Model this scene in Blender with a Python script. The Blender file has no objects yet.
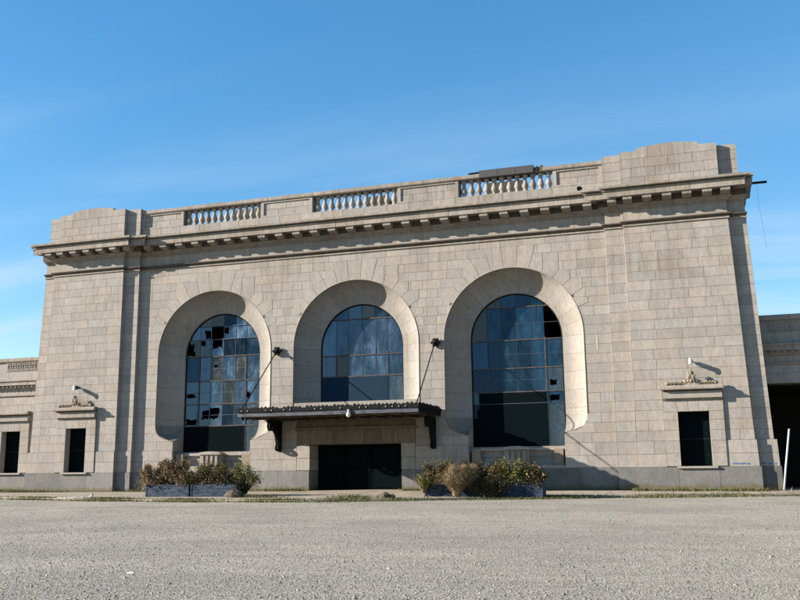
import bpy, math, random
import numpy as np
from mathutils import Vector, Matrix

random.seed(7)
rng = np.random.default_rng(11)
PI = math.pi
scene = bpy.context.scene
COL = scene.collection

# ------------------------------------------------------------------ camera
cam_d = bpy.data.cameras.new('camera')
cam = bpy.data.objects.new('camera', cam_d)
COL.objects.link(cam)
yaw, pitch, roll, focal = 0.305148, 0.185630, -0.011734, 879.29
fw = Vector((-math.sin(yaw) * math.cos(pitch), math.cos(yaw) * math.cos(pitch), math.sin(pitch)))
rt = Vector((math.cos(yaw), math.sin(yaw), 0))
up = rt.cross(fw)
rt2 = rt * math.cos(roll) + up * math.sin(roll)
up2 = -rt * math.sin(roll) + up * math.cos(roll)
M = Matrix((rt2, up2, -fw)).transposed().to_4x4()
M.translation = Vector((16.035, -42.912, 1.226))
cam.matrix_world = M
cam_d.sensor_fit = 'HORIZONTAL'
cam_d.sensor_width = 36
cam_d.lens = focal / 800 * 36
cam_d.clip_end = 3000
scene.camera = cam
CAM = M.translation.copy()
scene.render.resolution_x, scene.render.resolution_y = 1024, 768

# ------------------------------------------------------------------ sky, sun, exposure
SUN_TO = Vector((-2.5, -1.0, 1.02)).normalized()          # towards the sun
elev = math.asin(SUN_TO.z)
azim = math.atan2(SUN_TO.x, SUN_TO.y)                      # from +Y, clockwise
world = bpy.data.worlds.new('World')
scene.world = world
world.use_nodes = True
nt = world.node_tree
nt.nodes.clear()
wout = nt.nodes.new('ShaderNodeOutputWorld')
wbg = nt.nodes.new('ShaderNodeBackground')
sky = nt.nodes.new('ShaderNodeTexSky')
sky.sky_type = 'NISHITA'
sky.sun_disc = False
sky.sun_elevation = elev
sky.sun_rotation = azim
sky.altitude = 0
sky.air_density = 0.9
sky.dust_density = 0.0
sky.ozone_density = 1.6
wbg.inputs['Strength'].default_value = 0.078
# thin cirrus: a veil of stretched noise on the sky directions, pale everywhere the same way
tc = nt.nodes.new('ShaderNodeTexCoord')
sep = nt.nodes.new('ShaderNodeSeparateXYZ')
nt.links.new(tc.outputs['Generated'], sep.inputs[0])
addz = nt.nodes.new('ShaderNodeMath'); addz.operation = 'ADD'; addz.inputs[1].default_value = 0.12
mx = nt.nodes.new('ShaderNodeMath'); mx.operation = 'MAXIMUM'; mx.inputs[1].default_value = 0.0
nt.links.new(sep.outputs['Z'], mx.inputs[0]); nt.links.new(mx.outputs[0], addz.inputs[0])
dx = nt.nodes.new('ShaderNodeMath'); dx.operation = 'DIVIDE'
dy = nt.nodes.new('ShaderNodeMath'); dy.operation = 'DIVIDE'
nt.links.new(sep.outputs['X'], dx.inputs[0]); nt.links.new(addz.outputs[0], dx.inputs[1])
nt.links.new(sep.outputs['Y'], dy.inputs[0]); nt.links.new(addz.outputs[0], dy.inputs[1])
comb = nt.nodes.new('ShaderNodeCombineXYZ')
nt.links.new(dx.outputs[0], comb.inputs[0]); nt.links.new(dy.outputs[0], comb.inputs[1])
cmap = nt.nodes.new('ShaderNodeMapping')
cmap.inputs['Rotation'].default_value = (0, 0, math.radians(-24))
cmap.inputs['Scale'].default_value = (0.5, 2.1, 1)
nt.links.new(comb.outputs[0], cmap.inputs[0])
cn = nt.nodes.new('ShaderNodeTexNoise')
cn.inputs['Scale'].default_value = 0.9; cn.inputs['Detail'].default_value = 6; cn.inputs['Roughness'].default_value = 0.5
cn.inputs['Distortion'].default_value = 0.5
nt.links.new(cmap.outputs[0], cn.inputs[0])
cr = nt.nodes.new('ShaderNodeMapRange')
cr.interpolation_type = 'SMOOTHSTEP'
cr.inputs['From Min'].default_value = 0.40; cr.inputs['From Max'].default_value = 0.76
cr.inputs['To Min'].default_value = 0.0; cr.inputs['To Max'].default_value = 0.75
nt.links.new(cn.outputs['Fac'], cr.inputs[0])
hz = nt.nodes.new('ShaderNodeMapRange')                    # cirrus sits lower in the sky
hz.interpolation_type = 'SMOOTHSTEP'
hz.inputs['From Min'].default_value = 0.42; hz.inputs['From Max'].default_value = 0.12
hz.inputs['To Min'].default_value = 0.05; hz.inputs['To Max'].default_value = 1.0
nt.links.new(sep.outputs['Z'], hz.inputs[0])
cm = nt.nodes.new('ShaderNodeMath'); cm.operation = 'MULTIPLY'
nt.links.new(cr.outputs[0], cm.inputs[0]); nt.links.new(hz.outputs[0], cm.inputs[1])
mixc = nt.nodes.new('ShaderNodeMixRGB')
mixc.inputs['Color2'].default_value = (3.2, 3.75, 4.15, 1)
nt.links.new(cm.outputs[0], mixc.inputs['Fac'])
hsv = nt.nodes.new('ShaderNodeHueSaturation'); hsv.inputs['Saturation'].default_value = 1.32
nt.links.new(sky.outputs[0], hsv.inputs['Color'])
gam = nt.nodes.new('ShaderNodeGamma'); gam.inputs['Gamma'].default_value = 0.68
hsv.inputs['Value'].default_value = 1.45
hsv.inputs['Saturation'].default_value = 1.66
nt.links.new(sky.outputs[0], gam.inputs['Color']); nt.links.new(gam.outputs[0], hsv.inputs['Color'])
nt.links.new(hsv.outputs[0], mixc.inputs['Color1'])
nt.links.new(mixc.outputs[0], wbg.inputs['Color'])
nt.links.new(wbg.outputs[0], wout.inputs['Surface'])

sun_d = bpy.data.lights.new('sun', 'SUN')
sun_d.energy = 5.0
sun_d.angle = math.radians(0.5)
sun_d.color = (1.0, 0.91, 0.80)
sun = bpy.data.objects.new('sun', sun_d)
sun.rotation_euler = (-SUN_TO).to_track_quat('-Z', 'Y').to_euler()
sun.location = (-60, -40, 40)
COL.objects.link(sun)

scene.view_settings.view_transform = 'Standard'
scene.view_settings.look = 'None'
scene.view_settings.gamma = 1
scene.view_settings.exposure = 1.62
scene.render.engine = 'CYCLES'

# ------------------------------------------------------------------ materials
def new_mat(name):
    m = bpy.data.materials.new(name)
    m.use_nodes = True
    b = m.node_tree.nodes['Principled BSDF']
    return m, m.node_tree, b

def N(t, kind, **kw):
    n = t.nodes.new(kind)
    for k, v in kw.items():
        if k in n.inputs: n.inputs[k].default_value = v
        else: setattr(n, k, v)
    return n

def mul_color(t, c1, fac_socket, lo, hi):
    """c1 * maprange(fac, lo, hi)"""
    mr = N(t, 'ShaderNodeMapRange'); mr.inputs['To Min'].default_value = lo; mr.inputs['To Max'].default_value = hi
    t.links.new(fac_socket, mr.inputs[0])
    mm = N(t, 'ShaderNodeVectorMath', operation='SCALE')
    t.links.new(c1, mm.inputs[0]); t.links.new(mr.outputs[0], mm.inputs['Scale'])
    return mm.outputs[0]

def stone_mat(name, base, warm, grey, rust=0.5, speck=0.12, streak=0.25, tone=0.28, rough=0.9, bump=0.25, rthr=0.56):
    m, t, b = new_mat(name)
    L = t.links
    geo = N(t, 'ShaderNodeNewGeometry')
    at = N(t, 'ShaderNodeAttribute', attribute_name='tone')
    at2 = N(t, 'ShaderNodeAttribute', attribute_name='hue')
    mix = N(t, 'ShaderNodeMixRGB'); mix.inputs[1].default_value = (*warm, 1); mix.inputs[2].default_value = (*grey, 1)
    L.new(at2.outputs['Fac'], mix.inputs[0])
    # broad weathering
    n1 = N(t, 'ShaderNodeTexNoise', Scale=0.7, Detail=5.0, Roughness=0.6)
    L.new(geo.outputs['Position'], n1.inputs[0])
    mr1 = N(t, 'ShaderNodeMapRange'); mr1.inputs['From Min'].default_value = 0.35; mr1.inputs['From Max'].default_value = 0.7
    L.new(n1.outputs['Fac'], mr1.inputs[0])
    mx1 = N(t, 'ShaderNodeMixRGB'); mx1.inputs[2].default_value = (*base, 1)
    f1 = N(t, 'ShaderNodeMath', operation='MULTIPLY'); f1.inputs[1].default_value = 0.55
    L.new(mr1.outputs[0], f1.inputs[0]); L.new(f1.outputs[0], mx1.inputs[0]); L.new(mix.outputs[0], mx1.inputs[1])
    c = mul_color(t, mx1.outputs[0], at.outputs['Fac'], 1 - tone, 1 + tone * 0.45)
    # vertical rain streaks
    mp = N(t, 'ShaderNodeMapping'); mp.inputs['Scale'].default_value = (3.5, 3.5, 0.8)
    L.new(geo.outputs['Position'], mp.inputs[0])
    n2 = N(t, 'ShaderNodeTexNoise', Scale=1.0, Detail=4.0, Roughness=0.65)
    L.new(mp.outputs[0], n2.inputs[0])
    m2 = N(t, 'ShaderNodeMapRange'); m2.inputs['From Min'].default_value = 0.35; m2.inputs['From Max'].default_value = 0.7
    L.new(n2.outputs['Fac'], m2.inputs[0])
    c = mul_color(t, c, m2.outputs[0], 1 + streak * 0.3, 1 - streak * 0.7)
    # granite speckle
    n3 = N(t, 'ShaderNodeTexNoise', Scale=38.0, Detail=3.0, Roughness=0.8)
    L.new(geo.outputs['Position'], n3.inputs[0])
    m3 = N(t, 'ShaderNodeMapRange'); m3.inputs['From Min'].default_value = 0.3; m3.inputs['From Max'].default_value = 0.7
    L.new(n3.outputs['Fac'], m3.inputs[0])
    c = mul_color(t, c, m3.outputs[0], 1 - speck, 1 + speck)
    n7 = N(t, 'ShaderNodeTexNoise', Scale=5.5, Detail=6.0, Roughness=0.75)
    mp7 = N(t, 'ShaderNodeMapping'); mp7.inputs['Scale'].default_value = (1.6, 1.6, 0.8)
    L.new(geo.outputs['Position'], mp7.inputs[0]); L.new(mp7.outputs[0], n7.inputs[0])
    m7 = N(t, 'ShaderNodeMapRange'); m7.inputs['From Min'].default_value = 0.32; m7.inputs['From Max'].default_value = 0.68
    L.new(n7.outputs['Fac'], m7.inputs[0])
    c = mul_color(t, c, m7.outputs[0], 0.84, 1.14)
    # rust / ochre patches
    n4 = N(t, 'ShaderNodeTexNoise', Scale=1.9, Detail=6.0, Roughness=0.72)
    mp4 = N(t, 'ShaderNodeMapping'); mp4.inputs['Scale'].default_value = (1.3, 1.3, 0.8); mp4.inputs['Location'].default_value = (3, 9, 1)
    L.new(geo.outputs['Position'], mp4.inputs[0]); L.new(mp4.outputs[0], n4.inputs[0])
    m4 = N(t, 'ShaderNodeMapRange'); m4.inputs['From Min'].default_value = rthr; m4.inputs['From Max'].default_value = rthr + 0.22
    m4.inputs['To Max'].default_value = rust
    L.new(n4.outputs['Fac'], m4.inputs[0])
    mx4 = N(t, 'ShaderNodeMixRGB'); mx4.inputs[2].default_value = (0.19, 0.125, 0.072, 1)
    L.new(m4.outputs[0], mx4.inputs[0]); L.new(c, mx4.inputs[1])
    mp8 = N(t, 'ShaderNodeMapping'); mp8.inputs['Scale'].default_value = (5.0, 5.0, 0.22); mp8.inputs['Location'].default_value = (1, 4, 7)
    L.new(geo.outputs['Position'], mp8.inputs[0])
    n8 = N(t, 'ShaderNodeTexNoise', Scale=1.0, Detail=5.0, Roughness=0.7); L.new(mp8.outputs[0], n8.inputs[0])
    n9 = N(t, 'ShaderNodeTexNoise', Scale=0.35, Detail=3.0); L.new(geo.outputs['Position'], n9.inputs[0])
    a8 = N(t, 'ShaderNodeMath', operation='ADD'); L.new(n8.outputs['Fac'], a8.inputs[0]); L.new(n9.outputs['Fac'], a8.inputs[1])
    sz8 = N(t, 'ShaderNodeSeparateXYZ'); L.new(geo.outputs['Position'], sz8.inputs[0])
    z8 = N(t, 'ShaderNodeMapRange'); z8.inputs['From Min'].default_value = 9.5; z8.inputs['From Max'].default_value = 12.6; z8.inputs['To Max'].default_value = 0.12
    L.new(sz8.outputs['Z'], z8.inputs[0])
    b8 = N(t, 'ShaderNodeMath', operation='ADD'); L.new(a8.outputs[0], b8.inputs[0]); L.new(z8.outputs[0], b8.inputs[1]); a8 = b8
    m8 = N(t, 'ShaderNodeMapRange'); m8.inputs['From Min'].default_value = 1.10; m8.inputs['From Max'].default_value = 1.34; m8.inputs['To Max'].default_value = 0.4
    L.new(a8.outputs[0], m8.inputs[0])
    mx8 = N(t, 'ShaderNodeMixRGB'); mx8.inputs[2].default_value = (0.13, 0.10, 0.07, 1)
    L.new(m8.outputs[0], mx8.inputs[0]); L.new(mx4.outputs[0], mx8.inputs[1])
    L.new(mx8.outputs[0], b.inputs['Base Color'])
    b.inputs['Roughness'].default_value = rough
    b.inputs['Specular IOR Level'].default_value = 0.2
    bp = N(t, 'ShaderNodeBump', Strength=bump, Distance=0.012)
    L.new(n3.outputs['Fac'], bp.inputs['Height']); L.new(bp.outputs[0], b.inputs['Normal'])
    return m

def simple_mat(name, col, rough=0.7, metal=0.0, spec=0.5, var=0.25, scale=6.0, col2=None, thr=(0.45, 0.6), stretch=(1, 1, 1), bump=0.0):
    m, t, b = new_mat(name)
    L = t.links
    geo = N(t, 'ShaderNodeNewGeometry')
    mp = N(t, 'ShaderNodeMapping'); mp.inputs['Scale'].default_value = stretch
    L.new(geo.outputs['Position'], mp.inputs[0])
    n = N(t, 'ShaderNodeTexNoise', Scale=scale, Detail=5.0, Roughness=0.65)
    L.new(mp.outputs[0], n.inputs[0])
    rgb = N(t, 'ShaderNodeRGB'); rgb.outputs[0].default_value = (*col, 1)
    c = rgb.outputs[0]
    if col2:
        mr = N(t, 'ShaderNodeMapRange'); mr.inputs['From Min'].default_value = thr[0]; mr.inputs['From Max'].default_value = thr[1]
        L.new(n.outputs['Fac'], mr.inputs[0])
        mx_ = N(t, 'ShaderNodeMixRGB'); mx_.inputs[2].default_value = (*col2, 1)
        L.new(mr.outputs[0], mx_.inputs[0]); L.new(c, mx_.inputs[1]); c = mx_.outputs[0]
    n2 = N(t, 'ShaderNodeTexNoise', Scale=scale * 3.3, Detail=3.0)
    L.new(geo.outputs['Position'], n2.inputs[0])
    c = mul_color(t, c, n2.outputs['Fac'], 1 - var, 1 + var)
    L.new(c, b.inputs['Base Color'])
    b.inputs['Roughness'].default_value = rough
    b.inputs['Metallic'].default_value = metal
    b.inputs['Specular IOR Level'].default_value = spec
    if bump:
        bp = N(t, 'ShaderNodeBump', Strength=bump, Distance=0.02)
        L.new(n2.outputs['Fac'], bp.inputs['Height']); L.new(bp.outputs[0], b.inputs['Normal'])
    return m

M_stone = stone_mat('limestone', (0.258, 0.234, 0.205), (0.286, 0.250, 0.211), (0.262, 0.244, 0.222), rust=0.45, tone=0.15, streak=0.16, speck=0.2)
M_cove = stone_mat('cove_stone', (0.235, 0.212, 0.186), (0.255, 0.228, 0.196), (0.242, 0.225, 0.204), rust=0.3, tone=0.14, streak=0.1, speck=0.15)
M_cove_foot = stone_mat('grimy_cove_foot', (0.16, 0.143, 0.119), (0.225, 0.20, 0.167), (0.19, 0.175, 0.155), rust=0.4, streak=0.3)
M_trim = stone_mat('cornice_stone', (0.212, 0.186, 0.156), (0.270, 0.236, 0.198), (0.250, 0.229, 0.205), rust=0.85, streak=0.3, tone=0.25, speck=0.2, rthr=0.50)
M_plinth = stone_mat('plinth_stone', (0.225, 0.212, 0.195), (0.105, 0.103, 0.098), (0.135, 0.133, 0.129), rust=0.55, streak=0.12, tone=0.18, speck=0.2)
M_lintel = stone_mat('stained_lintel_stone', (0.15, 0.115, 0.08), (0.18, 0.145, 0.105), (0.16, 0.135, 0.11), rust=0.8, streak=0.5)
M_soot_shade = stone_mat('soot_and_shade_stone', (0.06, 0.05, 0.04), (0.10, 0.083, 0.065), (0.085, 0.074, 0.063), rust=0.6, streak=0.3)  # soot stain, its dark colour also painting shade in gaps and under ledges
def add_moss(m):
    t = m.node_tree; L = t.links; b = t.nodes['Principled BSDF']
    src = b.inputs['Base Color'].links[0].from_socket
    geo = N(t, 'ShaderNodeNewGeometry'); sp = N(t, 'ShaderNodeSeparateXYZ'); L.new(geo.outputs['Position'], sp.inputs[0])
    n = N(t, 'ShaderNodeTexNoise', Scale=1.6, Detail=6.0, Roughness=0.75); L.new(geo.outputs['Position'], n.inputs[0])
    a = N(t, 'ShaderNodeMapRange'); a.inputs['From Min'].default_value = 0.50; a.inputs['From Max'].default_value = 0.0
    a.inputs['To Min'].default_value = -0.22; a.inputs['To Max'].default_value = 0.30
    L.new(sp.outputs['Z'], a.inputs[0])
    ad = N(t, 'ShaderNodeMath', operation='ADD'); L.new(a.outputs[0], ad.inputs[0]); L.new(n.outputs['Fac'], ad.inputs[1])
    r = N(t, 'ShaderNodeMapRange'); r.inputs['From Min'].default_value = 0.52; r.inputs['From Max'].default_value = 0.72; r.inputs['To Max'].default_value = 0.8
    L.new(ad.outputs[0], r.inputs[0])
    mx = N(t, 'ShaderNodeMixRGB'); mx.inputs[2].default_value = (0.10, 0.082, 0.035, 1)
    L.new(r.outputs[0], mx.inputs[0]); L.new(src, mx.inputs[1]); L.new(mx.outputs[0], b.inputs['Base Color'])
add_moss(M_plinth)
M_mortar = simple_mat('mortar', (0.15, 0.122, 0.096), rough=1, spec=0.1, var=0.4, scale=1.4)
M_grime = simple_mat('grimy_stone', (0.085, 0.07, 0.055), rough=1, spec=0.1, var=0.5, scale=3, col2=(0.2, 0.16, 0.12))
M_dark = simple_mat('dark_interior', (0.02, 0.02, 0.02), rough=1, spec=0.1)
M_board = simple_mat('dark_green_board', (0.003, 0.0058, 0.0066), rough=0.9, spec=0.01, var=0.3, scale=4)
M_navy = simple_mat('navy_painted_sheet', (0.011, 0.026, 0.046), rough=0.8, spec=0.06, var=0.2, scale=3)
M_door = simple_mat('dark_door_paint', (0.0025, 0.0035, 0.004), rough=0.9, spec=0.01, var=0.35, scale=5)
M_rustbar = simple_mat('rusty_frame', (0.085, 0.066, 0.055), rough=0.85, spec=0.2, var=0.5, scale=4, col2=(0.035, 0.034, 0.038), thr=(0.4, 0.62))
M_bluebar = simple_mat('blue_frame', (0.018, 0.030, 0.042), rough=0.6, var=0.3, scale=5)
M_iron = simple_mat('black_iron', (0.006, 0.0065, 0.0075), rough=0.75, spec=0.1, var=0.4, scale=12, col2=(0.018, 0.013, 0.01), thr=(0.5, 0.75))
M_zinc = simple_mat('flaking_grey_metal', (0.05, 0.058, 0.072), rough=0.7, var=0.5, scale=4, col2=(0.008, 0.009, 0.011), thr=(0.47, 0.62), stretch=(0.5, 1, 2))
M_soffit = simple_mat('rusty_soffit', (0.11, 0.07, 0.038), rough=0.9, var=0.4, scale=5, col2=(0.06, 0.045, 0.035), stretch=(3, 0.5, 1))
M_white = simple_mat('white_enamel', (0.6, 0.59, 0.54), rough=0.4, var=0.08)
M_glasswhite = simple_mat('milky_glass', (0.55, 0.54, 0.48), rough=0.3, var=0.05)
M_ornament = simple_mat('tan_terracotta', (0.195, 0.155, 0.11), rough=0.9, var=0.4, scale=7, col2=(0.09, 0.07, 0.048), thr=(0.5, 0.7), bump=0.4)
M_darkcap = simple_mat('tarred_metal', (0.035, 0.034, 0.035), rough=0.75, var=0.3, scale=4)
M_concrete = simple_mat('sidewalk_concrete', (0.275, 0.235, 0.185), rough=0.95, spec=0.1, var=0.2, scale=1.3, col2=(0.19, 0.165, 0.125), bump=0.2)
M_planter = simple_mat('grey_blue_planter', (0.040, 0.055, 0.078), rough=0.85, spec=0.15, var=0.5, scale=3, col2=(0.013, 0.021, 0.036), stretch=(1, 1, 4))
M_rock = simple_mat('brown_rock', (0.075, 0.056, 0.036), rough=0.95, var=0.5, scale=6, bump=0.6, col2=(0.05, 0.04, 0.03))
M_pole = simple_mat('white_pole', (0.42, 0.43, 0.42), rough=0.5, var=0.1)
M_soil = simple_mat('planter_soil', (0.06, 0.045, 0.03), rough=1, var=0.5, scale=20)
M_bluepaint = simple_mat('blue_spray_paint', (0.03, 0.12, 0.28), rough=0.8, spec=0.1, var=0.4, scale=9, col2=(0.12, 0.14, 0.17))
M_whitestain = simple_mat('white_stain', (0.40, 0.385, 0.36), rough=0.9, var=0.2)
M_paper = simple_mat('paper_litter', (0.7, 0.69, 0.66), rough=0.8, var=0.1)

def glass_mat(name, col, refl):
    m, t, b = new_mat(name)
    L = t.links
    geo = N(t, 'ShaderNodeNewGeometry')
    at = N(t, 'ShaderNodeAttribute', attribute_name='tone')
    rgb = N(t, 'ShaderNodeRGB'); rgb.outputs[0].default_value = (*col, 1)
    mp = N(t, 'ShaderNodeMapping'); mp.inputs['Scale'].default_value = (1.5, 1, 0.55)
    L.new(geo.outputs['Position'], mp.inputs[0])
    n = N(t, 'ShaderNodeTexNoise', Scale=1.6, Detail=7.0, Roughness=0.72)
    L.new(mp.outputs[0], n.inputs[0])
    mr = N(t, 'ShaderNodeMapRange'); mr.inputs['From Min'].default_value = 0.36; mr.inputs['From Max'].default_value = 0.64
    L.new(n.outputs['Fac'], mr.inputs[0])
    c = mul_color(t, rgb.outputs[0], mr.outputs[0], 0.62, 1.3)
    c = mul_color(t, c, at.outputs['Fac'], 0.55, 1.5)
    L.new(c, b.inputs['Base Color'])
    rr_ = N(t, 'ShaderNodeMapRange'); rr_.inputs['To Min'].default_value = 0.08; rr_.inputs['To Max'].default_value = 0.45
    L.new(mr.outputs[0], rr_.inputs[0]); L.new(rr_.outputs[0], b.inputs['Roughness'])
    b.inputs['Metallic'].default_value = 0.8
    b.inputs['IOR'].default_value = 1.45
    b.inputs['Specular IOR Level'].default_value = refl
    n5 = N(t, 'ShaderNodeTexNoise', Scale=1.2, Detail=2.0)
    L.new(geo.outputs['Position'], n5.inputs[0])
    bp = N(t, 'ShaderNodeBump', Strength=0.12, Distance=0.05)
    L.new(n5.outputs['Fac'], bp.inputs['Height']); L.new(bp.outputs[0], b.inputs['Normal'])
    return m
M_pane = glass_mat('blue_glass', (0.050, 0.082, 0.120), 0.2)
M_pane_deep = glass_mat('deep_blue_glass', (0.022, 0.052, 0.084), 0.2)
M_pane_brown = glass_mat('rust_filmed_glass', (0.052, 0.056, 0.058), 0.15)
M_pane_dark = glass_mat('navy_glass', (0.014, 0.030, 0.050), 0.2)
M_pane_pale = glass_mat('dusty_glass', (0.060, 0.080, 0.10), 0.2)

def ground_mat():
    m, t, b = new_mat('gravel_lot')
    L = t.links
    geo = N(t, 'ShaderNodeNewGeometry')
    n1 = N(t, 'ShaderNodeTexNoise', Scale=0.25, Detail=6.0, Roughness=0.6); L.new(geo.outputs['Position'], n1.inputs[0])
    v = N(t, 'ShaderNodeTexVoronoi', Scale=34.0); L.new(geo.outputs['Position'], v.inputs['Vector'])
    v2 = N(t, 'ShaderNodeTexVoronoi', Scale=75.0); L.new(geo.outputs['Position'], v2.inputs['Vector'])
    mix = N(t, 'ShaderNodeMixRGB'); mix.inputs[1].default_value = (0.285, 0.258, 0.210, 1); mix.inputs[2].default_value = (0.225, 0.205, 0.170, 1)
    mr = N(t, 'ShaderNodeMapRange'); mr.inputs['From Min'].default_value = 0.4; mr.inputs['From Max'].default_value = 0.6
    L.new(n1.outputs['Fac'], mr.inputs[0]); L.new(mr.outputs[0], mix.inputs[0])
    sepc = N(t, 'ShaderNodeSeparateColor'); L.new(v.outputs['Color'], sepc.inputs[0])
    c = mul_color(t, mix.outputs[0], sepc.outputs[0], 0.55, 1.38)
    sepc2 = N(t, 'ShaderNodeSeparateColor'); L.new(v2.outputs['Color'], sepc2.inputs[0])
    c = mul_color(t, c, sepc2.outputs[0], 0.72, 1.25)
    n6 = N(t, 'ShaderNodeTexNoise', Scale=2.2, Detail=5.0, Roughness=0.7)
    mp6 = N(t, 'ShaderNodeMapping'); mp6.inputs['Scale'].default_value = (0.35, 1.2, 1); mp6.inputs['Rotation'].default_value = (0, 0, 0.25)
    L.new(geo.outputs['Position'], mp6.inputs[0]); L.new(mp6.outputs[0], n6.inputs[0])
    m6 = N(t, 'ShaderNodeMapRange'); m6.inputs['From Min'].default_value = 0.35; m6.inputs['From Max'].default_value = 0.65
    L.new(n6.outputs['Fac'], m6.inputs[0])
    c = mul_color(t, c, m6.outputs[0], 0.88, 1.1)
    wv = N(t, 'ShaderNodeTexNoise', Scale=1.0, Detail=2.0)
    mpw = N(t, 'ShaderNodeMapping'); mpw.inputs['Scale'].default_value = (0.035, 0.9, 1); mpw.inputs['Rotation'].default_value = (0, 0, -0.16)
    L.new(geo.outputs['Position'], mpw.inputs[0]); L.new(mpw.outputs[0], wv.inputs[0])
    mw = N(t, 'ShaderNodeMapRange'); mw.inputs['From Min'].default_value = 0.38; mw.inputs['From Max'].default_value = 0.62
    L.new(wv.outputs['Fac'], mw.inputs[0])
    c = mul_color(t, c, mw.outputs[0], 0.955, 1.035)
    L.new(c, b.inputs['Base Color'])
    b.inputs['Roughness'].default_value = 0.95
    b.inputs['Specular IOR Level'].default_value = 0.15
    bp = N(t, 'ShaderNodeBump', Strength=0.5, Distance=0.012)
    inv = N(t, 'ShaderNodeMath', operation='SUBTRACT'); inv.inputs[0].default_value = 1.0
    L.new(v.outputs['Distance'], inv.inputs[1])
    L.new(inv.outputs[0], bp.inputs['Height']); L.new(bp.outputs[0], b.inputs['Normal'])
    return m
M_ground = ground_mat()

def attr_mat(name, cols, rough=0.8, trans=0.0):
    """colour ramp over the per-face 'tone' attribute"""
    m, t, b = new_mat(name)
    at = N(t, 'ShaderNodeAttribute', attribute_name='tone')
    r = N(t, 'ShaderNodeValToRGB')
    r.color_ramp.elements[0].color = (*cols[0], 1); r.color_ramp.elements[1].color = (*cols[-1], 1)
    for i, cc in enumerate(cols[1:-1]):
        e = r.color_ramp.elements.new((i + 1) / (len(cols) - 1)); e.color = (*cc, 1)
    t.links.new(at.outputs['Fac'], r.inputs[0])
    t.links.new(r.outputs[0], b.inputs['Base Color'])
    b.inputs['Roughness'].default_value = rough
    b.inputs['Specular IOR Level'].default_value = 0.2
    if trans:
        out = t.nodes['Material Output']
        tr = N(t, 'ShaderNodeBsdfTranslucent'); t.links.new(r.outputs[0], tr.inputs[0])
        ms = N(t, 'ShaderNodeMixShader'); ms.inputs[0].default_value = trans
        t.links.new(b.outputs[0], ms.inputs[1]); t.links.new(tr.outputs[0], ms.inputs[2]); t.links.new(ms.outputs[0], out.inputs[0])
    return m
M_leaf_dry = attr_mat('dry_leaves', [(0.04, 0.027, 0.014), (0.13, 0.085, 0.044), (0.21, 0.135, 0.075), (0.09, 0.075, 0.03), (0.28, 0.20, 0.12)], trans=0.15)
M_straw = attr_mat('straw_blades', [(0.06, 0.042, 0.022), (0.17, 0.12, 0.065), (0.27, 0.20, 0.115), (0.36, 0.285, 0.175)], trans=0.2)
M_leaf_mix = attr_mat('mixed_leaves', [(0.018, 0.017, 0.007), (0.065, 0.056, 0.022), (0.13, 0.09, 0.04), (0.055, 0.06, 0.02), (0.20, 0.145, 0.07)], trans=0.15)
M_leaf_green = attr_mat('olive_leaves', [(0.024, 0.030, 0.009), (0.07, 0.078, 0.022), (0.13, 0.13, 0.04), (0.18, 0.15, 0.062), (0.24, 0.215, 0.09)], trans=0.15)
M_leaf_dark = attr_mat('dark_leaves', [(0.012, 0.014, 0.008), (0.03, 0.03, 0.015), (0.06, 0.05, 0.025), (0.10, 0.08, 0.04)], trans=0.1)
M_grass = attr_mat('verge_grass', [(0.035, 0.045, 0.013), (0.075, 0.085, 0.024), (0.12, 0.115, 0.045), (0.19, 0.155, 0.085)], trans=0.15)
M_flower = attr_mat('seed_heads', [(0.15, 0.08, 0.045), (0.22, 0.13, 0.08), (0.28, 0.19, 0.12)])
M_pebble = attr_mat('pebbles', [(0.08, 0.074, 0.065), (0.16, 0.147, 0.123), (0.215, 0.197, 0.165), (0.25, 0.229, 0.193), (0.32, 0.298, 0.258)], rough=0.9)
M_twig = simple_mat('twigs', (0.09, 0.065, 0.04), rough=1, var=0.3)

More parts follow.
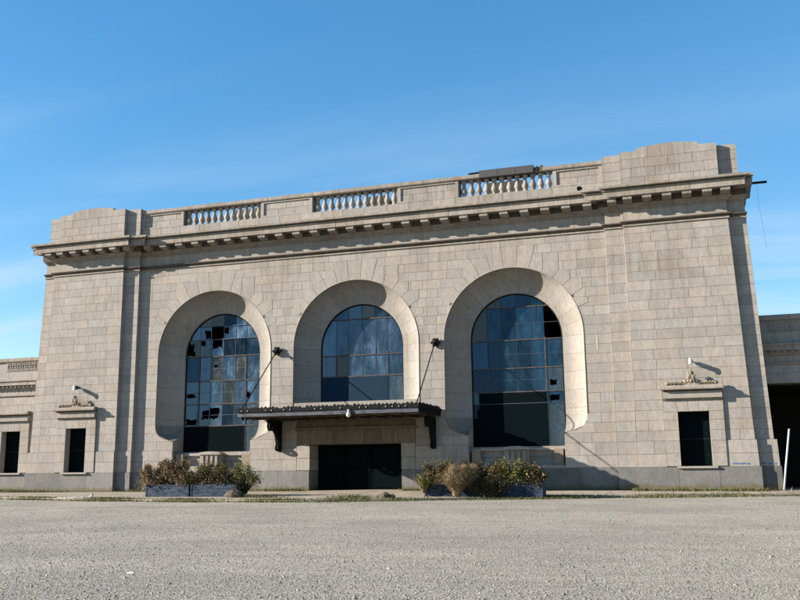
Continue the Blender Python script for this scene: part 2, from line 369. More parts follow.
# ------------------------------------------------------------------ mesh helpers
class MB:
    def __init__(s):
        s.v = []; s.f = []; s.t = []; s.h = []
        s.tone = 0.5; s.hue = 0.5
    def face(s, idx): s.f.append(idx); s.t.append(s.tone); s.h.append(s.hue)
    def poly_prism(s, pts, y0, y1, cap_back=False, bev=0.0):
        """pts: CCW (x,z) seen from -Y; front at y0, back at y1"""
        n = len(pts)
        b = len(s.v)
        for x, z in pts: s.v.append((x, y0, z))
        for x, z in pts: s.v.append((x, y1, z))
        s.face(tuple(range(b, b + n)))
        for i in range(n):
            j = (i + 1) % n
            s.face((b + i, b + n + i, b + n + j, b + j))
        if cap_back: s.face(tuple(range(b + 2 * n - 1, b + n - 1, -1)))
    def box(s, x0, x1, y0, y1, z0, z1):
        if x1 < x0: x0, x1 = x1, x0
        if y1 < y0: y0, y1 = y1, y0
        s.poly_prism([(x0, z0), (x1, z0), (x1, z1), (x0, z1)], y0, y1, True)
    def quad(s, a, b, c, d):
        i = len(s.v); s.v += [a, b, c, d]; s.face((i, i + 1, i + 2, i + 3))
    def profile_x(s, prof, xa, xb, cap=True):
        """prof: list of (y,z); xa/xb floats or functions of (y,z) for mitred ends; extruded along X (top of profile last)"""
        fa = xa if callable(xa) else (lambda y, z: xa)
        fb = xb if callable(xb) else (lambda y, z: xb)
        i = len(s.v); n = len(prof)
        for y, z in prof: s.v.append((fa(y, z), y, z))
        for y, z in prof: s.v.append((fb(y, z), y, z))
        for k in range(n):
            j = (k + 1) % n
            s.face((i + k, i + n + k, i + n + j, i + j))
        if cap:
            s.face(tuple(range(i, i + n))); s.face(tuple(range(i + 2 * n - 1, i + n - 1, -1)))
    def lathe(s, prof, cx, cy, cz, seg=10):
        b = len(s.v); n = len(prof)
        for k in range(seg):
            a = 2 * PI * k / seg
            for r, z in prof: s.v.append((cx + r * math.cos(a), cy + r * math.sin(a), cz + z))
        for k in range(seg):
            k2 = (k + 1) % seg
            for i in range(n - 1):
                s.face((b + k * n + i, b + k2 * n + i, b + k2 * n + i + 1, b + k * n + i + 1))
        s.face(tuple(b + k * n for k in range(seg - 1, -1, -1)))
        s.face(tuple(b + k * n + n - 1 for k in range(seg)))
    def tube(s, pts, rad, seg=6):
        pts = [Vector(p) for p in pts]
        rad = rad if isinstance(rad, (list, tuple)) else [rad] * len(pts)
        b = len(s.v)
        for i, p in enumerate(pts):
            d = (pts[min(i + 1, len(pts) - 1)] - pts[max(i - 1, 0)]).normalized()
            u = d.cross(Vector((0.31, 0.17, 0.93)))
            if u.length < 1e-3: u = d.cross(Vector((1, 0, 0)))
            u.normalize(); w = d.cross(u)
            for k in range(seg):
                a = 2 * PI * k / seg
                s.v.append(tuple(p + (u * math.cos(a) + w * math.sin(a)) * rad[i]))
        for i in range(len(pts) - 1):
            for k in range(seg):
                k2 = (k + 1) % seg
                s.face((b + i * seg + k, b + i * seg + k2, b + (i + 1) * seg + k2, b + (i + 1) * seg + k))
        s.face(tuple(b + k for k in range(seg - 1, -1, -1)))
        e = b + (len(pts) - 1) * seg
        s.face(tuple(e + k for k in range(seg)))
    def blob(s, c, r, seg=8, rings=5, jit=0.0):
        b = len(s.v)
        c = Vector(c); r = Vector(r) if not isinstance(r, (int, float)) else Vector((r, r, r))
        for i in range(rings + 1):
            th = PI * i / rings
            for k in range(seg):
                a = 2 * PI * k / seg
                j = 1 + random.uniform(-jit, jit)
                s.v.append((c.x + r.x * math.sin(th) * math.cos(a) * j, c.y + r.y * math.sin(th) * math.sin(a) * j, c.z + r.z * math.cos(th) * j))
        for i in range(rings):
            for k in range(seg):
                k2 = (k + 1) % seg
                s.face((b + i * seg + k, b + (i + 1) * seg + k, b + (i + 1) * seg + k2, b + i * seg + k2))
    def mesh(s, name, mat, smooth=False):
        me = bpy.data.meshes.new(name)
        me.from_pydata(s.v, [], s.f)
        a = me.attributes.new('tone', 'FLOAT', 'FACE'); a.data.foreach_set('value', s.t)
        a = me.attributes.new('hue', 'FLOAT', 'FACE'); a.data.foreach_set('value', s.h)
        me.materials.append(mat)
        if smooth: me.polygons.foreach_set('use_smooth', [True] * len(me.polygons))
        me.update()
        return me
    def build(s, name, mat, parent=None, smooth=False):
        o = bpy.data.objects.new(name, s.mesh(name, mat, smooth))
        COL.objects.link(o)
        if parent is not None: o.parent = parent
        return o

def thing(name, label, cat, group=None, loc=(0, 0, 0)):
    o = bpy.data.objects.new(name, None)
    o.empty_display_size = 0.3
    o.location = loc
    COL.objects.link(o)
    tag(o, label, cat, group)
    return o
def tag(o, label, cat, group=None):
    o['label'] = label; o['category'] = cat
    if group: o['group'] = group
def structure(o): o['kind'] = 'structure'; return o
def stuff(o): o['kind'] = 'stuff'; return o
def part_empty(name, parent):
    o = bpy.data.objects.new(name, None); COL.objects.link(o); o.parent = parent; return o
def inst(me, name, parent, loc, rot=(0, 0, 0), scl=(1, 1, 1)):
    o = bpy.data.objects.new(name, me); COL.objects.link(o); o.parent = parent
    o.location = loc; o.rotation_euler = rot; o.scale = scl
    return o

# ------------------------------------------------------------------ key measurements (metres)
ARCH = 8.33; R1 = 3.5; R2 = 2.35; DEP = 1.0; ZS = 7.45; SC = 3.55; SD = 0.86; SE = 0.86
ZPL = 1.0; ZB = 2.17; NC = 22; ZST = 12.50; HC = (ZST - ZB) / NC
X1 = 13.13; X2 = 14.03; X3 = 19.2; BT = 0.0352
Y1, Y2 = -0.25, -0.50
def x3(z): return X3 - BT * z
def x4(z): return 20.0 - BT * z
COURSES = [(ZPL, ZPL + 0.585), (ZPL + 0.585, ZB)] + [(ZB + k * HC, ZB + (k + 1) * HC) for k in range(NC)]

def hw_flank(z, rr=R1):
    if z > ZS + rr: return 0.0
    if z > ZS: return math.sqrt(max(0, rr * rr - (z - ZS) ** 2))
    if z > SC: return R1
    if z > SC - SD: return R2 + (R1 - R2) * math.sqrt(max(0, 1 - ((SC - z) / SD) ** (2 / SE))) ** SE
    return R2
ZVO = ZS + R1 * math.sin(math.radians(22.5))
def edge(z): return hw_flank(z, R1 + 0.14) if z > ZVO else hw_flank(z)
def hw_centre(z, rr=R1):
    if z > ZS: return hw_flank(z, rr)
    return R1

station = thing('train_station', 'large abandoned beaux-arts stone station hall with three deep arched windows', 'building')

# blocks collected first, then the 300 that show largest become parts
blocks = []     # (size, poly, yfront, yback, mat key)
def add_block(poly, y, depth=0.03, kind='stone', proud=0.0035):
    xs = [p[0] for p in poly]; zs = [p[1] for p in poly]
    a = (max(xs) - min(xs)) * (max(zs) - min(zs))
    c = Vector(((max(xs) + min(xs)) / 2, y, (max(zs) + min(zs)) / 2))
    size = a / (c - CAM).length_squared
    blocks.append((size, poly, y - random.uniform(0, proud), y + depth, kind))

G = 0.0065
def course_run(a, b, z0, z1, y, wmin=0.75, wmax=1.35, kind='stone', depth=0.03, phase=None):
    """lay blocks between boundary functions a(z) and b(z)"""
    ns = 4
    zz = [z0 + G + (z1 - z0 - 2 * G) * i / ns for i in range(ns + 1)]
    A = [a(z) for z in zz]; B = [b(z) for z in zz]
    la, lb = max(A), min(B)
    if max(B[i] - A[i] for i in range(ns + 1)) < 0.03: return
    joints = []
    x = min(A)
    span = max(B) - min(A)
    n = max(1, round(span / random.uniform(wmin, wmax)))
    if n > 1:
        ws = [random.uniform(0.72, 1.28) for _ in range(n)]
        tot = sum(ws); acc = 0
        for w in ws[:-1]:
            acc += w
            xj = min(A) + span * acc / tot
            if xj > la + 0.22 and xj < lb - 0.22: joints.append(xj)
    sa = max(A) - min(A) > 0.004; sb = max(B) - min(B) > 0.004
    cuts = [None] + joints + [None]
    for i in range(len(cuts) - 1):
        l, r = cuts[i], cuts[i + 1]
        if l is None:
            L_ = [(A[k] + G, zz[k]) for k in (range(ns + 1) if sa else (0, ns))]
        else: L_ = [(l + G, zz[0]), (l + G, zz[-1])]
        if r is None:
            R_ = [(B[k] - G, zz[k]) for k in (range(ns + 1) if sb else (0, ns))]
        else: R_ = [(r - G, zz[0]), (r - G, zz[-1])]
        m = max(p[0] for p in R_)
        L_ = [(min(x_, m - 0.002), z_) for x_, z_ in L_]
        mn = min(p[0] for p in L_)
        R_ = [(max(x_, mn + 0.002), z_) for x_, z_ in R_]
        poly = R_ + L_[::-1]
        # CCW from -Y: bottom-right up to top-right, then top-left down
        add_block(poly, y, depth, kind)

def cst(v): return lambda z: v

def sgn_pair(fn):
    """mirror: returns (a,b) on the side s"""
    return fn

# ---- main wall courses
for ci, (z0, z1) in enumerate(COURSES):
    base = z1 <= ZB + 0.01
    y = -0.03 if base else 0.0
    def Lf(z): return -ARCH - edge(z)
    def Lf2(z): return -ARCH + edge(z)
    def Rf(z): return ARCH - edge(z)
    def Rf2(z): return ARCH + edge(z)
    def Cf(z): return edge(z) if z > ZS else hw_centre(z)
    if z0 >= ZS + R1 + 0.14:                         # above the crowns: one long run, broken over piers
        xs = [-X1, X1]
        course_run(cst(-X1), cst(-3.9), z0, z1, y); course_run(cst(-3.9), cst(4.1), z0, z1, y); course_run(cst(4.1), cst(X1), z0, z1, y)
        continue
    course_run(cst(-X1), Lf, z0, z1, y)
    course_run(Rf2, cst(X1), z0, z1, y)
    if z0 > 4.1:
        course_run(Lf2, lambda z: -Cf(z), z0, z1, y, 0.55, 0.9)
        course_run(Cf, Rf, z0, z1, y, 0.55, 0.9)
    else:                                            # below the centre arch: door with its plain surround
        zt = 3.1
        dw = 2.5
        if z0 >= 3.45:
            course_run(Lf2, Rf, z0, z1, y)
        else:
            course_run(Lf2, cst(-3.25), z0, z1, y); course_run(cst(3.25), Rf, z0, z1, y)

# ---- strips and pavilions
for s in (-1, 1):
    for (z0, z1) in COURSES:
        base = z1 <= ZB + 0.01
        e = -0.05 if base else 0.0
        if s > 0:
            course_run(cst(X1), cst(X2), z0, z1, Y1 + e * 0.5, 0.6, 1.3)
        else:
            course_run(cst(-X2), cst(-X1), z0, z1, Y1 + e * 0.5, 0.6, 1.3)
        # pavilion with window surround hole
        f3 = (lambda z: x3(z) + 0.06) if base else x3
        f4 = (lambda z: x4(z) + 0.12) if base else x4
        hole = z0 < 4.5
        if s > 0:
            if hole:
                course_run(cst(X2), cst(15.3), z0, z1, Y2 + e); course_run(cst(17.9), f3, z0, z1, Y2 + e)
            else: course_run(cst(X2), f3, z0, z1, Y2)
            course_run(f3, f4, z0, z1, Y1 + e)
        else:
            if hole:
                course_run(lambda z: -f3(z), cst(-17.9), z0, z1, Y2 + e); course_run(cst(-15.3), cst(-X2), z0, z1, Y2 + e)
            else: course_run(lambda z: -f3(z), cst(-X2), z0, z1, Y2)
            course_run(lambda z: -f4(z), lambda z: -f3(z), z0, z1, Y1 + e)
# frieze course between the string moulding and the bed mould
for a, b, y in ((-X1, X1, 0.0), (X1, X2, Y1), (-X2, -X1, Y1), (X2, x3(12.8), Y2), (-x3(12.8), -X2, Y2), (x3(12.8), x4(12.8), Y1), (-x4(12.8), -x3(12.8), Y1)):
    course_run(cst(a), cst(b), 12.68, 13.2, y, 1.3, 1.9)

# ---- emit blocks
def emit(mb, blk):
    size, poly, yf, yb, kind = blk
    mb.tone = min(1, max(0, random.gauss(0.55, 0.2))); mb.hue = random.random()
    if random.random() < 0.06: mb.tone *= 0.25
    mb.poly_prism(poly, yf, yb)
blocks.sort(key=lambda b: -b[0])
for blk in blocks[:300]:
    mb = MB(); emit(mb, blk); mb.build('stone_block', M_stone, station)
mb = MB()
for blk in blocks[300:]: emit(mb, blk)
stuff(mb.build('stone_courses', M_stone, station))

# ---- mortar backing walls (real thickness behind the blocks), with the openings cut
def backing(mb, x_left, x_right, z0, z1, y, holes, ns=48):
    """holes: list of (xc, hw(z), zlo, zhi)"""
    lv = sorted(set([z0, z1] + [h for o in holes for h in (o[2], o[3]) if z0 < h < z1] +
                    [z0 + (z1 - z0) * i / ns for i in range(1, ns)]))
    for k in range(len(lv) - 1):
        za, zb = lv[k], lv[k + 1]; zm = (za + zb) / 2
        segs = [(x_left, x_left if callable(x_left) else (lambda z, v=x_left: v))]
        cur = x_left if callable(x_left) else cst(x_left)
        for xc, hw, lo, hi in sorted(holes, key=lambda o: o[0]):
            if lo <= zm <= hi and hw(zm) > 0.001:
                nx = lambda z, xc=xc, hw=hw: xc - hw(z)
                mb.quad((cur(za), y, za), (nx(za), y, za), (nx(zb), y, zb), (cur(zb), y, zb))
                cur = lambda z, xc=xc, hw=hw: xc + hw(z)
        nx = x_right if callable(x_right) else cst(x_right)
        mb.quad((cur(za), y, za), (nx(za), y, za), (nx(zb), y, zb), (cur(zb), y, zb))
BY = 0.009
mb = MB()
holes = [(-ARCH, hw_flank, 1.0, ZS + R1), (ARCH, hw_flank, 1.0, ZS + R1), (0, hw_centre, 4.15, ZS + R1), (0, cst(2.5), 0, 2.32)]
backing(mb, -X1, X1, 0, 14.4, BY, holes)
for s in (-1, 1):
    if s > 0:
        backing(mb, X1, X2, 0, 14.4, Y1 + BY, [])
        backing(mb, X2, x3, 0, 14.4, Y2 + BY, [(16.6, cst(0.675), 1.03, 3.48)])
        backing(mb, x3, x4, 0, 14.4, Y1 + BY, [])
    else:
        backing(mb, -X2, -X1, 0, 14.4, Y1 + BY, [])
        backing(mb, lambda z: -x3(z), -X2, 0, 14.4, Y2 + BY, [(-16.6, cst(0.675), 1.03, 3.48)])
        backing(mb, lambda z: -x4(z), lambda z: -x3(z), 0, 14.4, Y1 + BY, [])
    # returns of the breaks
    for xx, ya, yb in ((X1, Y1 + BY, BY), (X2, Y2 + BY, Y1 + BY)):
        mb.quad((s * xx, ya, 0), (s * xx, yb, 0), (s * xx, yb, 14.4), (s * xx, ya, 14.4))
    mb.quad((s * x3(0), Y2 + BY, 0), (s * x3(0), Y1 + BY, 0), (s * x3(14.4), Y1 + BY, 14.4), (s * x3(14.4), Y2 + BY, 14.4))
mb.build('joint_backing', M_mortar, station)
# break returns in stone, course by course (seen lit on the right-hand breaks)
mb = MB()
for s in (-1, 1):
    for (z0, z1) in COURSES + [(12.68, 13.2)]:
        for fx, ya, yb in ((cst(X1), Y1, 0.0), (cst(X2), Y2, Y1), (x3, Y2, Y1)):
            mb.tone = random.gauss(0.55, 0.15); mb.hue = random.random()
            o = -0.006 * s if fx is not x3 else 0.006 * s
            mb.quad((s * fx(z0 + G) + o, ya - 0.002, z0 + G), (s * fx(z0 + G) + o, yb, z0 + G), (s * fx(z1 - G) + o, yb, z1 - G), (s * fx(z1 - G) + o, ya - 0.002, z1 - G))
stuff(mb.build('return_stones', M_stone, station))
for nm, fx, yy in (('c', cst(X1), Y1), ('c', cst(X2), Y2), ('l', lambda z: -x3(z), Y2), ('l', lambda z: -x4(z), Y1), ('l', cst(-X2), Y2), ('l', cst(-X1), Y1)):
    mb = MB(); mb.tone = 0.8; mb.hue = 0.4
    mb.tube([(fx(z), yy + 0.012, z) for z in (2.2, 6, 9, 12.36)], 0.018, 8)
    mb.build('corner_arris', M_cove, station, True)
# body of the hall: side and rear walls, roof, dark inside
mb = MB(); mb.tone = 0.5
for s in (-1, 1):
    mb.quad((s * x4(0), Y1 + BY, 0), (s * x4(0), 26, 0), (s * x4(14.4), 26, 14.4), (s * x4(14.4), Y1 + BY, 14.4))
mb.quad((-20, 26, 0), (20, 26, 0), (19.5, 26, 14.4), (-19.5, 26, 14.4))
mb.build('side_wall', M_stone, station)
mb = MB(); mb.box(-19.4, 19.4, 0.4, 25.9, 14.32, 14.42); mb.build('roof', M_darkcap, station)
mb = MB()
mb.quad((-19, 14, 0), (19, 14, 0), (19, 14, 14), (-19, 14, 14)); mb.build('inner_wall', M_dark, station)

# ---- plinth
hp = []
def plinth_run(xa, xb, y, fa=None, fb=None):
    n = max(1, round(abs(xb - xa) / 1.7)); w = (xb - xa) / n
    for i in range(n):
        l = xa + w * i + 0.006; r = xa + w * (i + 1) - 0.006
        mb = MB(); mb.tone = random.gauss(0.5, 0.2); mb.hue = random.random()
        mb.poly_prism([(l, 0.0), (r, 0.0), (r, ZPL - 0.006), (l, ZPL - 0.006)], y, y + 0.09)
        mb.build('plinth_stone', M_plinth, station)
PY = -0.06
plinth_run(-X1, -2.52, PY); plinth_run(2.52, X1, PY)
for s in (-1, 1):
    a, b = sorted((s * X1, s * X2)); plinth_run(a, b, Y1 + PY)
    a, b = sorted((s * X2, s * 19.3)); plinth_run(a, b, Y2 + PY)
    a, b = sorted((s * 19.3, s * 20.14)); plinth_run(a, b, Y1 + PY)

# ---- voussoirs and cove stones
def clip(poly, inside, inter):
    out = []
    for i in range(len(poly)):
        a, b = poly[i], poly[(i + 1) % len(poly)]
        ia, ib = inside(a), inside(b)
        if ia: out.append(a)
        if ia != ib: out.append(inter(a, b))
    return out
def clip_half(poly, nx, nz, d):
    """keep nx*x+nz*z <= d"""
    f = lambda p: nx * p[0] + nz * p[1] - d
    def inter(a, b):
        fa, fb = f(a), f(b); t = fa / (fa - fb)
        return (a[0] + (b[0] - a[0]) * t, a[1] + (b[1] - a[1]) * t)
    return clip(poly, lambda p: f(p) <= 1e-9, inter)
def snap(z):
    k = round((z - ZB) / HC); return ZB + k * HC
NV = 17
for xc in (-ARCH, 0, ARCH):
    for k in range(NV):
        a0 = PI * k / NV; a1 = PI * (k + 1) / NV; am = (a0 + a1) / 2
        if am < math.radians(20) or am > math.radians(160): continue
        depth = 0.62 + 0.52 * math.sin(am) ** 2 + (0.12 if k % 2 else 0.0)
        ro = R1 + depth
        g = 0.010
        inner = [(R1 * math.cos(a0 + (a1 - a0) * i / 4 + (g / R1 if i == 0 else -g / R1 if i == 4 else 0)),
                  R1 * math.sin(a0 + (a1 - a0) * i / 4 + (g / R1 if i == 0 else -g / R1 if i == 4 else 0))) for i in range(5)]
        far = 3.0
        da = g / (R1 + 1)
        poly = [(R1 + far) * math.cos(a1 - da) , (R1 + far) * math.sin(a1 - da)]
        P4 = [((R1 + far) * math.cos(a0 + da), (R1 + far) * math.sin(a0 + da)), ((R1 + far) * math.cos(a1 - da), (R1 + far) * math.sin(a1 - da))]
        # CCW from -Y (x right, z up)
        poly = P4 + inner[::-1]
        zt = snap(ZS + ro * math.sin(min(max(am, 0.001), PI - 0.001)) + 0.08) - ZS - G
        zt = min(zt, ZST - HC - ZS - G if k not in (7, 8, 9) else ZST - HC - ZS - G)
        xw = max(abs(ro * math.cos(am)), 0.0)
        poly = clip_half(poly, 0, 1, zt)
        if abs(math.cos(am)) > 0.25:
            poly = clip_half(poly, 1 if math.cos(am) > 0 else -1, 0, xw)
        poly = [(xc + x, ZS + z) for x, z in poly]
        if len(poly) < 3: continue
        mb = MB(); mb.tone = min(1, max(0, random.gauss(0.6, 0.15))); mb.hue = random.random()
        mb.poly_prism(poly, -0.0095 - random.uniform(0, 0.002), 0.02)
        mb.build('voussoir', M_stone, station)
        cxm = sum(p[0] for p in poly) / len(poly); czm = sum(p[1] for p in poly) / len(poly)
        mb = MB()
        sp = [(cxm + (x - cxm) * (1 + 0.011 / max(0.2, abs(x - cxm) + 0.1)), czm + (z - czm) * (1 + 0.011 / max(0.2, abs(z - czm) + 0.1))) for x, z in poly]
        sp2 = []
        for x, z in sp:
            r = math.hypot(x - xc, z - ZS)
            if r < R1 + 0.001: x = xc + (x - xc) * (R1 + 0.001) / r; z = ZS + (z - ZS) * (R1 + 0.001) / r
            sp2.append((x, z))
        joint_polys = globals().setdefault('joint_polys', []); joint_polys.append(sp2)
mb = MB()
for p in joint_polys: mb.poly_prism(p, -0.0055, 0.015)
stuff(mb.build('voussoir_joints', M_mortar, station))

def cove_section(n=8):
    """(inward, y) from wall face to inner edge: partly splayed, partly hollow"""
    out = []
    W = R1 - R2
    for i in range(n + 1):
        t = i / n; ph = t * PI / 2
        u = W * (0.95 * (1 - math.cos(ph)) + 0.05 * t)
        y = DEP * (0.95 * math.sin(ph) + 0.05 * t)
        out.append((u, y))
    return out
SEC = cove_section()
def cove_patch(mb, rows):
    """rows: list of lists of 3D points (same length)"""
    b = len(mb.v); n = len(rows[0])
    for r in rows: mb.v += r
    for i in range(len(rows) - 1):
        for k in range(n - 1):
            mb.face((b + i * n + k, b + i * n + k + 1, b + (i + 1) * n + k + 1, b + (i + 1) * n + k))
def arch_cove(xc, zlow, scoop):
    nseg = 15
    g = 0.004
    for k in range(nseg):
        a0 = PI * k / nseg + g / R1; a1 = PI * (k + 1) / nseg - g / R1
        mb = MB(); mb.tone = min(1, max(0, random.gauss(0.55, 0.2))); mb.hue = random.random()
        rows = []
        for i in range(7):
            a = a0 + (a1 - a0) * i / 6
            rows.append([(xc + (R1 - u) * math.cos(a), y, ZS + (R1 - u) * math.sin(a)) for u, y in SEC])
        cove_patch(mb, rows); mb.build('cove_stone', M_cove, station, smooth=True)
    zc = [ZS]
    while zc[-1] - HC * 1.9 > zlow + 0.3: zc.append(zc[-1] - HC * 1.9)
    zc.append(zlow)
    for s in (-1, 1):
        for k in range(len(zc) - 1):
            mb = MB(); mb.tone = min(1, max(0, random.gauss(0.55, 0.2))); mb.hue = random.random()
            za, zb = zc[k] - g, zc[k + 1] + g
            rows = [[(xc + s * (R1 - u), y, z) for u, y in SEC] for z in (za, (za + zb) / 2, zb)]
            cove_patch(mb, rows); mb.build('cove_stone', M_cove, station, smooth=True)
        if scoop:                                    # rounded stop at the foot of the hollow
            mb = MB(); mb.tone = 0.5
            rows = []
            W = R1 - R2
            for i in range(11):
                a = (PI / 2) * i / 10
                row = []
                for u, y in SEC:
                    r = W - u
                    row.append((xc + s * (R2 + r * max(0, math.cos(a)) ** SE), y, SC - r / W * SD * max(0, math.sin(a)) ** SE))
                rows.append(row)
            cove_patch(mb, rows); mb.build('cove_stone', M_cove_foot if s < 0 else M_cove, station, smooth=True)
            # face of the jamb below the stop and inner reveal
    # arris bead round the edge
    mb = MB(); mb.tone = 0.7
    pts = [(xc + R1 * math.cos(PI * i / 40), -0.004, ZS + R1 * math.sin(PI * i / 40)) for i in range(41)]
    pts = [(xc + R1, -0.004, zlow)] + pts + [(xc - R1, -0.004, zlow)]
    mb.tube(pts, 0.022, 6); mb.build('arch_bead', M_cove, station, smooth=True)
    # inner reveal from the cove's back edge to the frame
    mb = MB(); mb.tone = 0.3
    zb_ = SC if scoop else zlow
    rows = [[(xc + R2, DEP, zb_), (xc + R2, DEP + 0.22, zb_)]]
    for i in range(33):
        a = PI * i / 32
        rows.append([(xc + R2 * math.cos(a), DEP, ZS + R2 * math.sin(a)), (xc + R2 * math.cos(a), DEP + 0.22, ZS + R2 * math.sin(a))])
    rows.append([(xc - R2, DEP, zb_), (xc - R2, DEP + 0.22, zb_)])
    cove_patch(mb, rows); mb.build('inner_reveal', M_stone, station)
for xc, zl, sc_ in ((-ARCH, SC, True), (0, 4.15, False), (ARCH, SC, True)):
    arch_cove(xc, zl, sc_)
# square jambs below the scoops, in courses
for xc in (-ARCH, ARCH):
    for s in (-1, 1):
        W_ = R1 - R2
        tops = [(y_, SC - (W_ - u_) / W_ * SD) for u_, y_ in SEC] + [(DEP + 0.22, SC)]
        mb = MB(); mb.tone = 0.5
        i0 = len(mb.v)
        pts_ = [(xc + s * R2, 0.0, 2.02), (xc + s * R2, DEP + 0.22, 2.02)] + [(xc + s * R2, y_, z_) for y_, z_ in tops[::-1]]
        mb.v += pts_; mb.face(tuple(range(len(pts_))))
        mb.build('jamb_stone', M_stone, station)
    # sill of the opening
    mb = MB(); mb.tone = 0.6; mb.box(xc - R2, xc + R2, 0.62, DEP + 0.3, 1.992, 2.06); mb.build('window_sill', M_trim, station)
mb = MB(); mb.tone = 0.5; mb.box(-R1, R1, 0.0, DEP + 0.3, 4.05, 4.16); mb.build('window_sill', M_trim, station)

# ---- arched windows
COLS = [-2.35, -1.47, -0.76, 0.02, 0.78, 1.45, 2.35]
CIRC = 48
def clip_arch(poly, xc, R):
    for i in range(CIRC):
        a = PI * (i + 0.5) / CIRC
        nx, nz = math.cos(a), math.sin(a)
        poly = clip_half(poly, nx, nz, R * math.cos(PI / CIRC / 2) + nx * xc + nz * ZS)
        if len(poly) < 3: return []
    return poly
def area(p): return abs(sum(p[i][0] * p[(i + 1) % len(p)][1] - p[(i + 1) % len(p)][0] * p[i][1] for i in range(len(p)))) / 2
def arched_window(xc, zlow, rows, missing, broken, dark, pale, boards, rusty_rows, rusty_cols, thin_cols_rows):
    yw = DEP + 0.12
    win = part_empty('arched_window', station)
    win.location = (xc, yw, zlow)
    off = win.location.copy()
    def sub(mb, name, mat, smooth=False):
        mb.v = [(v[0] - off.x, v[1] - off.y, v[2] - off.z) for v in mb.v]
        return mb.build(name, mat, win, smooth)
    # outer frame
    mb = MB()
    n = 40
    outl = [(xc + R2, zlow)] + [(xc + R2 * math.cos(PI * i / n), ZS + R2 * math.sin(PI * i / n)) for i in range(n + 1)] + [(xc - R2, zlow)]
    inl = [(xc + R2 - .07, zlow)] + [(xc + (R2 - .07) * math.cos(PI * i / n), ZS + (R2 - .07) * math.sin(PI * i / n)) for i in range(n + 1)] + [(xc - R2 + .07, zlow)]
    for i in range(len(outl) - 1):
        a, b, c, d = outl[i], outl[i + 1], inl[i + 1], inl[i]
        mb.quad((a[0], yw - 0.03, a[1]), (d[0], yw - 0.03, d[1]), (c[0], yw - 0.03, c[1]), (b[0], yw - 0.03, b[1]))
        mb.quad((d[0], yw - 0.03, d[1]), (d[0], yw + 0.05, d[1]), (c[0], yw + 0.05, c[1]), (c[0], yw - 0.03, c[1]))
    sub(mb, 'window_frame', M_iron)
    for r in range(len(rows) - 1):
        za, zb = rows[r], rows[r + 1]
        for c in range(6):
            if (r, c) in missing: continue
            xa, xb = xc + COLS[c], xc + COLS[c + 1]
            bd = [q for q in boards if q[0] <= COLS[c] + 0.05 and q[1] >= COLS[c + 1] - 0.05 and q[2] <= za + 0.05 and q[3] >= zb - 0.05]
            if bd: continue
            poly = [(xa + .012, za + .012), (xb - .012, za + .012), (xb - .012, zb - .012), (xa + .012, zb - .012)]
            poly = clip_arch(poly, xc, R2 - 0.05) if zb > ZS else poly
            if len(poly) < 3 or area(poly) < 0.01: continue
            pick_ = random.random()
            mat = M_pane_brown if pick_ < (0.13 if xc != 0 else 0.04) else M_pane_dark if pick_ > 0.86 or (r, c) in dark else M_pane_pale if (r, c) in pale else (M_pane_deep if xc > 1 else M_pane)
            mb = MB(); mb.tone = min(1, max(0, random.gauss(0.5, 0.22)))
            tilt = random.uniform(-0.006, 0.006)
            if (r, c) in broken:
                hx, hz, kx, kz = broken[(r, c)]
                hx = xa + (xb - xa) * hx; hz = za + (zb - za) * hz
                per = []
                for i in range(len(poly)):
                    p, q_ = poly[i], poly[(i + 1) % len(poly)]
                    for t_ in (0, 0.25, 0.5, 0.75): per.append((p[0] + (q_[0] - p[0]) * t_, p[1] + (q_[1] - p[1]) * t_))
                hole = []
                for p in per:
                    jj = random.uniform(0.72, 1.12)
                    hole.append((hx + (p[0] - hx) * min(0.97, kx * jj), hz + (p[1] - hz) * min(0.97, kz * jj)))
                for i in range(len(per)):
                    j = (i + 1) % len(per)
                    mb.quad((per[i][0], yw, per[i][1]), (per[j][0], yw, per[j][1]), (hole[j][0], yw, hole[j][1]), (hole[i][0], yw, hole[i][1]))
            else:
                i0 = len(mb.v)
                mb.poly_prism(poly, yw, yw + 0.012, True)
                ta, tb = random.uniform(-0.014, 0.014), random.uniform(-0.014, 0.014)
                mxp, mzp = (xa + xb) / 2, (za + zb) / 2
                mb.v[i0:] = [(v[0], v[1] + ta * (v[0] - mxp) + tb * (v[2] - mzp), v[2]) for v in mb.v[i0:]]
            sub(mb, 'pane', mat)
    for (xa, xb, za, zb) in boards:
        mb = MB(); mb.box(xc + xa, xc + xb, yw - 0.045, yw - 0.01, za, zb)
        sub(mb, 'window_board', M_navy if xc == 0 else M_board)
    # bars
    def half_at(z): return R2 - 0.04 if z <= ZS else math.sqrt(max(0.01, (R2 - 0.04) ** 2 - (z - ZS) ** 2))
    def top_at(x): return ZS + math.sqrt(max(0.01, (R2 - 0.04) ** 2 - x * x))
    for r in range(1, len(rows) - 1):
        z = rows[r]; h = half_at(z)
        mb = MB(); w = 0.028 if r in rusty_rows else 0.016
        mb.box(xc - h, xc + h, yw - 0.05, yw + 0.04, z - w, z + w)
        sub(mb, 'mullion', M_rustbar if r in rusty_rows else M_bluebar)
    for r in range(len(rows) - 1):
        if xc == 0 or rows[r + 1] - rows[r] < 1.0: continue
        z = (rows[r] + rows[r + 1]) / 2; h = half_at(z)
        xa = -h
        for q_ in boards:
            if q_[2] < z < q_[3]: xa = max(xa, q_[1])
        mb = MB(); mb.box(xc + xa, xc + h, yw - 0.012, yw + 0.03, z - 0.010, z + 0.010)
        sub(mb, 'glazing_bar', M_bluebar)
